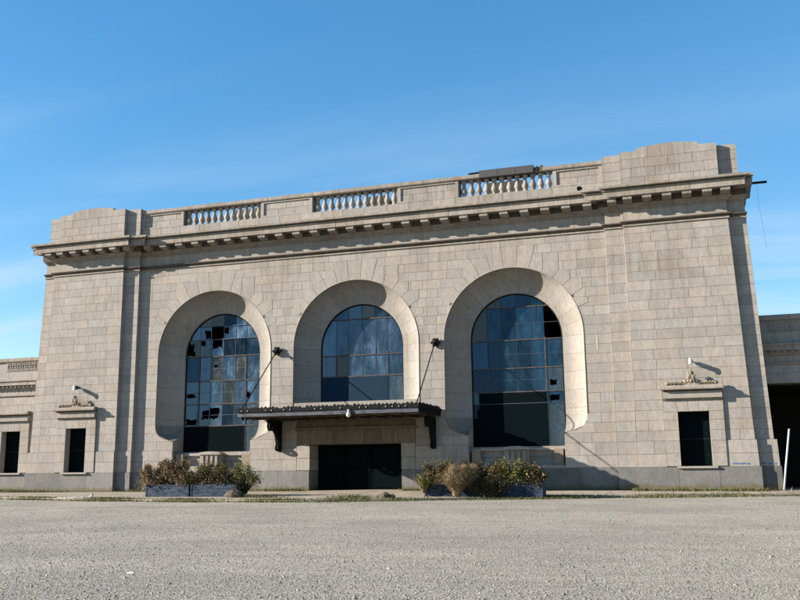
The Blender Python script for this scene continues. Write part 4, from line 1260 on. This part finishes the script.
# scroll brackets
for s in (-1, 1):
    bx = s * 4.22
    mb = MB()
    pts = []
    for i in range(22):
        t = i / 21
        pts.append((bx, -1.35 + 1.22 * (t ** 0.55), 3.56 - 1.50 * t ** 1.5))
    mb.tube([(p[0] - 0.05, p[1], p[2]) for p in pts], 0.085, 8); mb.tube([(p[0] + 0.05, p[1], p[2]) for p in pts], 0.085, 8)
    def spiral(cy, cz, r0, turns, start, dirn=1):
        return [(bx, cy + r0 * (1 - 0.8 * i / 24) * math.cos(start + dirn * turns * 2 * PI * i / 24), cz + r0 * (1 - 0.8 * i / 24) * math.sin(start + dirn * turns * 2 * PI * i / 24)) for i in range(25)]
    for dx_ in (-0.06, 0.06):
        mb.tube([(x_ + dx_, y_, z_) for x_, y_, z_ in spiral(-1.12, 3.28, 0.26, 1.3, 2.2, 1)], 0.055, 7)
        mb.tube([(x_ + dx_, y_, z_) for x_, y_, z_ in spiral(-0.26, 2.22, 0.20, 1.3, 0.5, -1)], 0.05, 7)
    mb.poly_prism([], 0, 0) if False else None
    mb.box(bx - 0.11, bx + 0.11, -0.08, -0.001, 2.0, 3.56)
    mb.box(bx - 0.09, bx + 0.09, -1.5, -0.08, 3.46, 3.56)
    # web plate between scroll and wall
    i0 = len(mb.v)
    web = [(-0.08, 3.46), (-1.15, 3.46), (-0.95, 3.1), (-0.55, 2.8), (-0.25, 2.4), (-0.08, 2.15)]
    for xx in (bx - 0.03, bx + 0.03):
        for y_, z_ in web: mb.v.append((xx, y_, z_))
    mb.face(tuple(range(i0, i0 + 6))); mb.face(tuple(range(i0 + 11, i0 + 5, -1)))
    for k in range(6):
        mb.face((i0 + k, i0 + 6 + k, i0 + 6 + (k + 1) % 6, i0 + (k + 1) % 6))
    mb.build('scroll_bracket', M_iron, can, True)
    # tie rod and its wall boss
    mb = MB(); mb.tube([(s * 4.4, -0.22, 7.28), (s * 4.47, -3.85, 4.0)], 0.028, 6); mb.build('tie_rod', M_iron, can)
    mb = MB()
    mb.blob((s * 4.42, -0.12, 7.33), (0.20, 0.10, 0.20), 8, 6, 0.15)
    for k in range(6):
        a = 2 * PI * k / 6
        mb.blob((s * 4.42 + 0.2 * math.cos(a), -0.12, 7.33 + 0.18 * math.sin(a)), (0.07, 0.09, 0.07), 6, 4, .1)
    mb.tube([(s * 4.42, -0.05, 7.33), (s * 4.4, -0.38, 7.27)], [0.09, 0.05], 6)
    mb.build('anchor_boss', M_iron, can, True)

# ---- low wings either side
def key_frieze(mb, xa, xb, y, z0, z1):
    """running fret of raised strokes"""
    h = z1 - z0; u = h / 5
    mb.box(xa, xb, y - 0.015, y + 0.045, z1 - 0.04, z1); mb.box(xa, xb, y - 0.015, y + 0.045, z0, z0 + 0.04)
    x = xa + 0.08; P_ = h * 0.72; w = h * 0.085
    za, zb = z0 + h * 0.17, z1 - h * 0.17; H = zb - za
    while x + P_ < xb:
        mb.box(x, x + w, y - 0.015, y + 0.045, za, zb)
        mb.box(x + w, x + P_ * 0.72, y - 0.015, y + 0.045, zb - w, zb)
        mb.box(x + P_ * 0.72 - w, x + P_ * 0.72, y - 0.015, y + 0.045, za + H * 0.3, zb - w)
        mb.box(x + P_ * 0.32, x + P_ * 0.72 - w, y - 0.015, y + 0.045, za + H * 0.3, za + H * 0.3 + w)
        mb.box(x + w, x + P_, y - 0.015, y + 0.045, za, za + w)
        x += P_
def wing(s, label):
    w = thing('station_wing', label, 'building', 'low wings flanking the hall')
    YW = 1.0
    xa, xb = (20.0, 27.0)
    def rng_(a, b): return (a, b) if s > 0 else (-b, -a)
    A, B = rng_(19.45, 28)
    bl = []
    def lay(a, b, z0, z1, y):
        n = max(1, round((b - a) / 1.0)); off = random.uniform(-0.3, 0.3)
        cuts = [a] + [a + (b - a) * (i + off) / n for i in range(1, n)] + [b]
        for i in range(len(cuts) - 1):
            mb = MB(); mb.tone = min(1, max(0, random.gauss(0.5, 0.22))); mb.hue = random.random()
            mb.poly_prism([(cuts[i] + G, z0 + G), (cuts[i + 1] - G, z0 + G), (cuts[i + 1] - G, z1 - G), (cuts[i] + G, z1 - G)], y - random.uniform(0, .005), y + 0.03)
            mb.build('stone_block', M_stone, w)
    zt = [5.62, 5.1, 4.72]
    mb = MB()
    if s < 0:
        xw = -22.38
        backing(mb, A, B, 0, 7.7, YW + 0.015, [(xw, cst(0.7), 1.03, 3.48)], ns=4)
        for z0, z1 in [(ZPL, 1.585), (1.585, 2.17), (2.17, 2.64), (2.64, 3.11), (3.11, 3.58), (3.58, 4.05), (4.05, 4.52), (4.52, 5.05), (5.05, 5.55)]:
            if z0 < 4.5: lay(A, xw - 1.3, z0, z1, YW); lay(xw + 1.3, B, z0, z1, YW)
            else: lay(A, B, z0, z1, YW)
        side_window(w, xw, YW, crest=False)
        n = 5
        for i in range(n):
            l = A + (B - A) * i / n; r = A + (B - A) * (i + 1) / n
            m_ = MB(); m_.tone = random.gauss(0.5, .2); m_.poly_prism([(l + .006, 0), (r - .006, 0), (r - .006, .995), (l + .006, .995)], YW - 0.05, YW + 0.05); m_.build('plinth_stone', M_plinth, w)
    else:
        backing(mb, A, B, 4.73, 7.7, YW + 0.015, [], ns=3)
        mb.quad((20.0, YW + 0.015, 4.73), (28, YW + 0.015, 4.73), (28, YW + 1.0, 4.73), (20.0, YW + 1.0, 4.73))
        for z0, z1 in [(4.73, 5.2), (5.2, 5.62)]: lay(19.5, B, z0, z1, YW)
        m_ = MB(); m_.box(27.2, 28, YW + 0.02, YW + 1, 0, 4.73); m_.build('end_pier', M_stone, w)
        m_ = MB(); m_.quad((20.01, 9, -.1), (28, 9, -.1), (28, 9, 4.8), (20.01, 9, 4.8)); m_.box(20.01, 28, YW + .3, 9.1, 4.74, 4.9); m_.quad((20.02, YW, -.1), (20.02, 9, -.1), (20.02, 9, 4.73), (20.02, YW, 4.73)); m_.quad((28, YW + .1, 0), (28, 9, 0), (28, 9, 4.73), (28, YW + .1, 4.73))
        m_.build('dark_passage', M_dark, w)
        m_ = MB(); m_.box(20.21, 27.9, 2.0, 8.9, -0.02, 0.02); m_.build('passage_floor', M_dark, w)
    mb.build('joint_backing', M_mortar, w)
    def prof(name, pr, mat=M_trim, tone=None):
        n = 5
        for i in range(n):
            l = A + (B - A) * i / n; r = A + (B - A) * (i + 1) / n
            m_ = MB(); m_.tone = random.uniform(0.35, 0.8); m_.hue = random.random()
            m_.profile_x([(YW + 0.3, pr[0][1])] + [(YW - p, z) for p, z in pr] + [(YW + 0.3, pr[-1][1])], l + 0.005, r - 0.005)
            m_.build(name, mat, w)
    prof('string_moulding', [(0.02, 5.56), (0.09, 5.60), (0.09, 5.68), (0.02, 5.70)])
    prof('frieze', [(0.0, 5.701), (0.0, 6.0)], M_stone)
    prof('bed_moulding', [(0.03, 6.0), (0.12, 6.04), (0.14, 6.10)])
    prof('corona', [(0.16, 6.101), (0.16, 6.22), (0.36, 6.22), (0.36, 6.40), (0.44, 6.46), (0.44, 6.54), (0.05, 6.62)])
    prof('attic', [(0.02, 6.621), (0.02, 7.08)], M_stone)
    prof('frieze_ground', [(0.0, 7.081), (0.0, 7.66)], M_stone)
    prof('wing_coping', [(0.08, 7.661), (0.12, 7.72), (0.12, 7.88), (0.0, 7.93)])
    m_ = MB(); m_.tone = 0.5; m_.box(0, 0.12, -0.12, 0.0, 0, 0.11); me_d = m_.mesh('dentil', M_trim)
    x = A + 0.1
    while x < B:
        inst(me_d, 'dentil', w, (x, YW - 0.162, 6.105)); x += 0.30
    m_ = MB(); m_.tone = 0.75
    if s < 0: key_frieze(m_, -23.1, -20.75, YW - 0.032, 7.12, 7.62); key_frieze(m_, -27.5, -25.0, YW - 0.032, 7.12, 7.62)
    else: key_frieze(m_, 20.15, 27.5, YW - 0.032, 7.12, 7.62)
    stuff(m_.build('greek_key_frieze', M_trim, w))
    m_ = MB(); m_.tone = 0.4; m_.box(A + (0.1 if s > 0 else 0), B - (0.1 if s < 0 else 0), YW + 0.32, 12, 7.3, 7.6); m_.build('roof', M_darkcap, w)
    return w
wing(-1, 'low stone wing with small boarded window left of the main hall')
wing(1, 'low shaded stone wing with wide black opening right of the main hall')

# ------------------------------------------------------------------ ground
mb = MB()
mb.quad((-1500, -1500, -0.2), (1500, -1500, -0.2), (1500, 1500, -0.2), (-1500, 1500, -0.2))
structure(mb.build('ground', M_ground))
KERB = [(-60, -4.0), (-32, -4.6), (-16.5, -6.2), (-9.0, -8.2), (-3.2, -9.2), (1.3, -9.1), (5.0, -8.0), (8.7, -6.3), (12.6, -5.0), (16.6, -3.9), (20.6, -2.6), (30, -1.5), (45, -1.0)]
def kerb_y(x):
    for i in range(len(KERB) - 1):
        if KERB[i][0] <= x <= KERB[i + 1][0]:
            t = (x - KERB[i][0]) / (KERB[i + 1][0] - KERB[i][0]); return KERB[i][1] * (1 - t) + KERB[i + 1][1] * t
    return -3
mb = MB()
xs = [-60 + i * 1.5 for i in range(71)]
for i in range(len(xs) - 1):
    a, b = xs[i], xs[i + 1]; ya, yb = kerb_y(a), kerb_y(b)
    mb.quad((a, ya, -0.12), (b, yb, -0.12), (b, 1.5, 0.0), (a, 1.5, 0.0))
    mb.quad((a, ya, -0.21), (b, yb, -0.21), (b, yb, -0.12), (a, ya, -0.12))
side = structure(mb.build('sidewalk', M_concrete))
def walk_z(x, y):
    t = (y - kerb_y(x)) / (1.5 - kerb_y(x)); return -0.12 + 0.12 * max(0, min(1, t))
# sidewalk slab joints as recessed dark strips would be lost here; narrow expansion strips instead
mb = MB()
for xx in (-18, -13.4, -9.2, 1.4, 6.1, 12.8, 15.5, 18.2):
    y0 = kerb_y(xx)
    mb.quad((xx, y0, -0.116), (xx + 0.03, y0, -0.116), (xx + 0.03, -0.6, walk_z(xx, -0.6) + 0.004), (xx, -0.6, walk_z(xx, -0.6) + 0.004))
structure(mb.build('sidewalk_joints', M_grime))

# verge grass along the kerb and tufts at the wall foot
def blades(n, place, hmin, hmax, wid=0.02):
    mb = MB()
    for _ in range(n):
        x, y, z, k = place()
        h = random.uniform(hmin, hmax) * k
        a = random.uniform(0, 2 * PI); w = wid * random.uniform(0.6, 1.4)
        lx_, ly_ = random.gauss(0, 0.35) * h, random.gauss(0, 0.35) * h
        mb.tone = min(1, max(0, random.gauss(0.45, 0.3)))
        c, s_ = math.cos(a) * w, math.sin(a) * w
        i = len(mb.v)
        mb.v += [(x - c, y - s_, z), (x + c, y + s_, z), (x + lx_, y + ly_, z + h)]
        mb.face((i, i + 1, i + 2))
    return mb
tufts = [random.uniform(-24, 23) for _ in range(34)]
def place_kerb():
    x = random.choice(tufts) + random.gauss(0, 0.55) if random.random() < 0.86 else random.uniform(-26, 25)
    y = kerb_y(x) + random.gauss(-0.12, 0.3)
    return x, y, (-0.2 if y < kerb_y(x) else -0.125), 0.6 + 0.7 * random.random()
tag(stuff(blades(26000, place_kerb, 0.03, 0.11, 0.016).build('verge_grass', M_grass)), 'patchy yellow-green grass growing along the broken kerb', 'grass')
spots = [(-19, -0.7, 2.5), (-12, -0.5, 1.5), (-4.2, -0.35, 1.4), (-3.2, -0.3, 0.6), (3.4, -0.3, 0.8), (17.5, -0.75, 2.2), (16, -0.75, 1.2), (14.1, -0.7, 0.3), (18.7, -0.8, 0.8), (2.6, -7.2, 0.9), (-2.0, -6.9, 1.2), (-22, 0.5, 2), (-20, -0.9, 1.5)]
def place_wall():
    a, b, r = random.choice(spots)
    x = a + random.gauss(0, r * 0.5); y = b - abs(random.gauss(0, 0.18))
    return x, y, walk_z(x, y) - 0.005, 1
tag(stuff(blades(7000, place_wall, 0.05, 0.2, 0.014).build('wall_foot_weeds', M_grass)), 'short weeds growing at the foot of the stone walls', 'weeds')

# dirt strip between verge and lot
mb = MB()
for i in range(len(xs) - 1):
    a, b = xs[i], xs[i + 1]
    mb.quad((a, kerb_y(a) - 0.45, -0.196), (b, kerb_y(b) - 0.45, -0.196), (b, kerb_y(b) - 0.0, -0.190), (a, kerb_y(a) - 0.0, -0.190))
structure(mb.build('dirt_strip', simple_mat('verge_dirt', (0.24, 0.20, 0.145), rough=1, spec=0.1, var=0.3, scale=2, col2=(0.13, 0.13, 0.06), thr=(0.45, 0.6))))

mb = MB()
for _ in range(260):
    x = random.uniform(-22, 22); y = kerb_y(x) + random.gauss(-0.25, 0.25); r = random.uniform(0.015, 0.05)
    mb.blob((x, y, -0.19 + r * 0.3 if y < kerb_y(x) else -0.12 + r * 0.3), (r * 1.3, r, r * 0.7), 5, 3, 0.3)
tag(stuff(mb.build('kerb_rubble', M_rock)), 'small brown rubble crumbs scattered along the kerb', 'rubble')
# loose stones over the lot, thinning with distance
def gravel(n):
    base = np.array([(1, 0, 0), (-0.5, 0.87, 0), (-0.5, -0.87, 0), (0.1, 0.05, 0.75)], float)
    tri = np.array([(0, 1, 3), (1, 2, 3), (2, 0, 3)])
    base = np.array([(1, 0, 0), (0, 1, 0), (-1, 0, 0), (0, -1, 0), (0.45, 0.3, 0.7), (-0.5, -0.2, 0.75)], float)
    tri = np.array([(0, 1, 4), (1, 2, 5), (2, 3, 5), (3, 0, 4), (1, 5, 4), (3, 4, 5)])
    u = rng.random(n)
    dist = 7.0 * (36 / 7.0) ** (u ** 1.25)
    ang = rng.uniform(-0.52, 0.52, n) - yaw
    cx = CAM.x + dist * np.sin(ang); cy = CAM.y + dist * np.cos(ang)
    ok = cy < np.array([kerb_y(x) for x in cx]) - 0.3
    cx, cy, dist = cx[ok], cy[ok], dist[ok]
    n = len(cx)
    r = rng.lognormal(math.log(0.0058), 0.45, n) * (1 + dist / 60)
    r = np.minimum(r, 0.035)
    th = rng.uniform(0, 2 * PI, n)
    c, s = np.cos(th), np.sin(th)
    jit = 1 + rng.uniform(-0.3, 0.3, (n, 6, 3))
    v = base[None] * jit
    v *= r[:, None, None]
    v[:, :, 2] *= rng.uniform(0.5, 1.1, n)[:, None]
    x = v[:, :, 0] * c[:, None] - v[:, :, 1] * s[:, None] + cx[:, None]
    y = v[:, :, 0] * s[:, None] + v[:, :, 1] * c[:, None] + cy[:, None]
    z = v[:, :, 2] - 0.2
    V = np.stack([x, y, z], 2).reshape(-1, 3)
    F = (tri[None] + (np.arange(n) * 6)[:, None, None]).reshape(-1, 3)
    me = bpy.data.meshes.new('loose_gravel')
    me.vertices.add(len(V)); me.vertices.foreach_set('co', V.ravel())
    me.loops.add(F.size); me.loops.foreach_set('vertex_index', F.ravel().astype(np.int32))
    me.polygons.add(len(F)); me.polygons.foreach_set('loop_start', np.arange(0, F.size, 3, dtype=np.int32))
    a = me.attributes.new('tone', 'FLOAT', 'FACE')
    tn = np.clip(rng.normal(0.5, 0.2, n), 0, 1)
    a.data.foreach_set('value', np.repeat(tn, 6))
    me.materials.append(M_pebble)
    me.update(calc_edges=True); me.validate()
    o = bpy.data.objects.new('loose_gravel', me); COL.objects.link(o)
    tag(o, 'loose grey gravel scattered over the whole lot', 'gravel')
    return stuff(o)
gravel(210000)

# ------------------------------------------------------------------ planters and shrubs
def planter(xa, xb, yf, depth, h, label, dark=False):
    z = walk_z((xa + xb) / 2, yf) - 0.01
    t = thing('planter_box', label, 'planter', 'long planter boxes before the facade', ((xa + xb) / 2, yf + depth / 2, z))
    hx = (xb - xa) / 2; hy = depth / 2
    nb = 3
    for k in range(nb):
        for s in (-1, 1):
            mb = MB(); zb0 = h * k / nb; zb1 = h * (k + 1) / nb
            mb.box(-hx, hx, *sorted((s * hy, s * (hy - 0.05))), zb0 + 0.004, zb1 - 0.004); mb.build('board', M_planter, t)
            mb = MB(); mb.box(*sorted((s * hx, s * (hx - 0.05))), -hy + 0.051, hy - 0.051, zb0 + 0.004, zb1 - 0.004); mb.build('board', M_planter, t)
    for sx in (-1, 1):
        mb = MB(); mb.box(*sorted((sx * (hx + 0.012), sx * (hx - 0.06))), -hy - 0.015, -hy - 0.001, 0, h + 0.01); mb.build('corner_post', M_planter, t)
    mb = MB(); mb.box(-hx + 0.05, hx - 0.05, -hy + 0.05, hy - 0.05, h - 0.08, h - 0.06); mb.build('soil', M_soil, t)
    return t
planter(-8.05, -5.78, -6.4, 1.0, 0.56, 'grey-blue planter box left of the pair beside the left arch')
planter(-5.66, -3.32, -6.4, 1.0, 0.56, 'grey-blue planter box of the left pair, nearer the door')
planter(5.45, 7.75, -6.1, 1.0, 0.55, 'grey planter box right of the door, half buried in dry grass')
planter(7.95, 10.45, -6.1, 1.0, 0.55, 'rightmost grey planter box, before the right arch')

def shrub(cx, cy, z, rx, ry, rz, mat, label, n=2600, leaf=0.045, name='shrub', cat='shrub', lumps=14, grp=None, dead=0.0, flowers=0):
    t = thing(name, label, cat, grp or 'shrubs in the planters', (cx, cy, z))
    tw = MB()
    rz *= 1.0; n = int(n * 1.9); leaf *= 1.25; lumps += 8
    cl = []
    for i in range(lumps):
        a = random.uniform(0, 2 * PI); r = math.sqrt(random.random())
        px, py = rx * 0.72 * r * math.cos(a), ry * 0.72 * r * math.sin(a)
        pz = rz * random.uniform(0.35, 0.95) * (1 - 0.35 * r)
        cl.append((px, py, pz, random.uniform(0.22, 0.38) * min(rx, rz)))
        tw.tube([(px * 0.2, py * 0.2, 0), (px * 0.6, py * 0.6, pz * 0.5), (px, py, pz)], [0.022, 0.014, 0.006], 4)
    for i in range(9):
        a = random.uniform(0, 2 * PI); r = random.uniform(0.5, 1.05)
        px, py, pz = rx * r * math.cos(a), ry * r * math.sin(a) * 0.8, rz * random.uniform(0.55, 1.12)
        tw.tube([(px * 0.2, py * 0.2, 0), (px * 0.7, py * 0.7, pz * 0.6), (px, py, pz)], [0.014, 0.009, 0.004], 4)
        for k in range(4): cl.append((px * (0.7 + .1 * k), py * (0.7 + .1 * k), pz * (0.62 + 0.12 * k), 0.09))
    tw.build('stems', M_twig, t)
    mb = MB()
    for i in range(n):
        px, py, pz, rr = random.choice(cl)
        d = Vector((random.gauss(0, 1), random.gauss(0, 1), random.gauss(0, 1))).normalized() * rr * random.choice((random.uniform(0.4, 1.15), random.uniform(0.9, 1.75)))
        p = Vector((px, py, pz)) + d
        p.z = max(p.z, -0.1)
        L0 = leaf * random.uniform(0.6, 1.5)
        u = (d.normalized() + Vector((random.gauss(0, .6), random.gauss(0, .6), random.gauss(0, .6)))).normalized()
        w = u.cross(Vector((random.gauss(0, 1), random.gauss(0, 1), random.gauss(0, 1)))).normalized() * L0 * 0.38
        mb.tone = min(1, max(0, random.gauss(0.5, 0.24)))
        j = len(mb.v)
        mb.v += [tuple(p), tuple(p + u * L0 * 0.5 + w), tuple(p + u * L0), tuple(p + u * L0 * 0.5 - w)]
        mb.face((j, j + 1, j + 2, j + 3))
    mb.build('foliage', mat, t)
    if flowers:
        mb = MB()
        for i in range(flowers):
            px, py, pz, rr = random.choice(cl)
            d = Vector((random.gauss(0, 1), random.gauss(-0.5, 1), abs(random.gauss(0, 1)))).normalized() * rr * 1.2
            mb.tone = random.random()
            mb.blob((px + d.x, py + d.y, pz + d.z), random.uniform(0.035, 0.06), 6, 4, .2)
        stuff(mb.build('seed_heads', M_flower, t))
    return t
SH = 0.40
shrub(-8.05, -5.95, SH - 0.38, 0.85, 0.5, 1.25, M_leaf_dry, 'tawny dried shrub spilling over the left end of the left planters', 3600, flowers=70)
shrub(-6.95, -5.9, SH - 0.1, 0.85, 0.5, 1.22, M_leaf_dry, 'tallest brown shrub in the left planter pair, second from left', 3600)
shrub(-5.85, -6.15, SH - 0.28, 0.66, 0.45, 1.12, M_leaf_mix, 'rounded brown shrub over the gap between the two left planters', 2800, flowers=25)
shrub(-4.95, -6.0, SH - 0.15, 0.8, 0.5, 1.12, M_leaf_mix, 'mixed brown and dark green shrub in the left planters nearer the door', 3200)
shrub(-4.05, -6.0, SH - 0.15, 0.7, 0.45, 1.02, M_leaf_mix, 'low brown shrub beside the green-tipped one in the left planters', 2600)
shrub(-3.1, -5.9, SH - 0.25, 0.78, 0.5, 1.1, M_leaf_green, 'green-tipped shrub leaning over the right end of the left planters', 2400, lumps=11)
shrub(-3.35, -6.15, SH - 0.55, 0.45, 0.3, 0.9, M_leaf_dark, 'dark shaded shrub hanging down beside the left planters', 2200)
# right side
shrub(7.6, -5.9, SH - 0.3, 0.75, 0.45, 1.1, M_leaf_dark, 'dark low shrub behind the dry grass of the right planters', 3000)
shrub(8.45, -6.0, SH - 0.2, 0.7, 0.45, 1.0, M_leaf_mix, 'brownish dark shrub in the middle of the right planters', 2800)
shrub(9.3, -6.0, SH - 0.15, 0.75, 0.5, 1.02, M_leaf_green, 'yellow-green shrub in the rightmost planter', 2800)
shrub(10.15, -5.98, SH - 0.1, 0.55, 0.42, 0.80, M_leaf_mix, 'small shrub with round dry flower heads at the right planter end', 1900, flowers=40)
shrub(6.1, -5.9, SH - 0.15, 0.85, 0.5, 1.0, M_leaf_mix, 'olive-brown shrub at the left end of the right planters', 3200)
shrub(8.35, -6.4, SH - 0.5, 0.85, 0.22, 0.72, M_leaf_dark, 'dark trailing shrub hanging over the rightmost planter front', 2600)

def blade_plant(cx, cy, z, r, h, n, w, mat, label, name, cat, grp=None, droop=0.9):
    t = thing(name, label, cat, grp, (cx, cy, z))
    mb = MB()
    for i in range(n):
        a = random.uniform(0, 2 * PI); d = Vector((math.cos(a), math.sin(a), 0))
        L0 = h * random.uniform(0.6, 1.15); out = r * random.uniform(0.25, 1.0)
        side_ = Vector((-d.y, d.x, 0)) * w * random.uniform(0.7, 1.2)
        mb.tone = min(1, max(0, random.gauss(0.55, 0.25)))
        pts = []
        for k in range(6):
            q_ = k / 5
            zz = L0 * (1.7 * q_ - droop * q_ * q_ * 1.1 * (0.5 + out / r * 0.7))
            pts.append(Vector((random.gauss(0, .03), random.gauss(0, .03), random.gauss(0, .03))) + d * (out * (0.1 + q_)) + Vector((0, 0, max(-0.35, zz * 0.8))))
        for k in range(5):
            wa, wb = (1 - (k / 5) ** 2), (1 - ((k + 1) / 5) ** 2)
            j = len(mb.v)
            mb.v += [tuple(pts[k] - side_ * wa), tuple(pts[k] + side_ * wa), tuple(pts[k + 1] + side_ * wb), tuple(pts[k + 1] - side_ * wb)]
            mb.face((j, j + 1, j + 2, j + 3))
    mb.build('blades', mat, t)
    mb = MB(); mb.blob((0, 0, 0.02), (r * 0.18, r * 0.18, 0.12), 8, 4, .2); mb.build('root_crown', M_twig, t)
    return t
blade_plant(5.45, -6.25, SH - 0.25, 0.7, 0.95, 240, 0.024, M_leaf_green, 'arching pale green strap-leaved plant at the far left of the right planters', 'strap_leaf_plant', 'plant')
blade_plant(6.95, -6.5, SH - 0.42, 1.0, 1.5, 2600, 0.014, M_straw, 'tall tawny clump of dry grass over the right planters', 'grass_clump', 'plant')
blade_plant(7.45, -6.15, SH - 0.1, 0.75, 1.15, 1500, 0.013, M_straw, 'smaller dry grass tuft beside the tall tawny clump', 'grass_clump', 'plant')

# rocks
def rock(x, y, r, label):
    mb = MB(); random.seed(int(x * 100) + 5)
    mb.blob((0, 0, r[2] * 0.55), r, 9, 6, 0.14)
    o = mb.build('boulder', M_rock); o.location = (x, y, walk_z(x, y) - 0.03)
    tag(o, label, 'rock')
rock(-3.15, -7.0, (0.40, 0.30, 0.24), 'tan boulder at the right foot of the left planters')
rock(4.05, -7.3, (0.24, 0.2, 0.16), 'small brown rock on the kerb between the door and right planters')
rock(3.75, -7.1, (0.18, 0.16, 0.10), 'flat low rock at the left of a kerb pair by the right planters')
rock(4.35, -7.2, (0.14, 0.13, 0.12), 'smallest rock of the kerb group, nearest the strap-leaved plant')
random.seed(99)

# leaning white pole by the dark opening
mb = MB(); mb.tube([(20.08, -1.0, -0.02), (20.22, -0.99, 0.9), (20.50, -0.98, 2.58)], [0.04, 0.042, 0.038], 8)
o = mb.build('pole', M_pole, None, True); tag(o, 'thin leaning white pole standing before the black opening', 'pole')

# wall flood lamps above the side windows
for s, label in ((-1, 'small white wall lamp above the left pavilion window'), (1, 'small white wall lamp above the right pavilion window')):
    t = thing('wall_lamp', label, 'lamp', 'wall lamps above the pavilion windows', (s * 16.6 + 0.02, Y2, 5.72))
    mb = MB(); mb.tube([(0.0, 0.0, 0.06), (0.0, -0.12, 0.06)], 0.03, 6); mb.build('arm', M_iron, t, True)
    mb = MB(); mb.tube([(0, -0.10, 0.05), (0, -0.16, 0.05), (0, -0.30, 0.04), (0, -0.46, 0.02)], [0.05, 0.10, 0.115, 0.10], 10); mb.build('housing', M_zinc, t, True)
    mb = MB(); mb.blob((0.0, -0.47, 0.0), (0.085, 0.05, 0.16), 12, 8); mb.build('lens', M_white, t, True)
    mb = MB(); mb.lathe([(0.06, 0), (0.06, 0.03)], 0, 0, 0, 10); mb.v = [(a, -c, b + 0.06) for a, b, c in mb.v]; mb.build('wall_plate', M_iron, t)

# thin cable hanging from the right end of the cornice
mb = MB(); mb.tube([(20.1, -0.7, 13.86), (20.12, -0.7, 12.9), (20.2, -0.7, 11.9), (20.3, -0.7, 10.7)], 0.004, 5)
o = mb.build('hanging_cable', M_iron); tag(o, 'thin black cable dangling from the right end of the cornice', 'cable')

# scrap of litter on the lot and pale offcut by the kerb
mb = MB(); mb.v = [(0, 0, 0.0), (0.16, 0.03, 0.01), (0.17, 0.10, 0.05), (0.02, 0.08, 0.03)]; mb.face((0, 1, 2, 3)); mb.v += [(0.17, 0.10, 0.05), (0.30, 0.05, 0.01), (0.28, 0.0, 0.0), (0.16, 0.03, 0.01)]; mb.face((4, 5, 6, 7))
o = mb.build('paper_scrap', M_paper); o.location = (8.64, -32.08, -0.19); o.scale = (0.35, 0.35, 0.35); tag(o, 'small white paper scrap lying on the gravel lot', 'litter')
mb = MB(); mb.box(-0.9, 0.9, -0.08, 0.08, 0, 0.05); mb.poly_prism([(0.7, 0.05), (0.92, 0.05), (0.92, 0.22)], -0.05, 0.05, True)
o = mb.build('concrete_offcut', M_whitestain); o.location = (-11.3, -7.25, -0.12); o.rotation_euler = (0, 0, 0.06); tag(o, 'long pale concrete offcut on the left kerb', 'rubble')
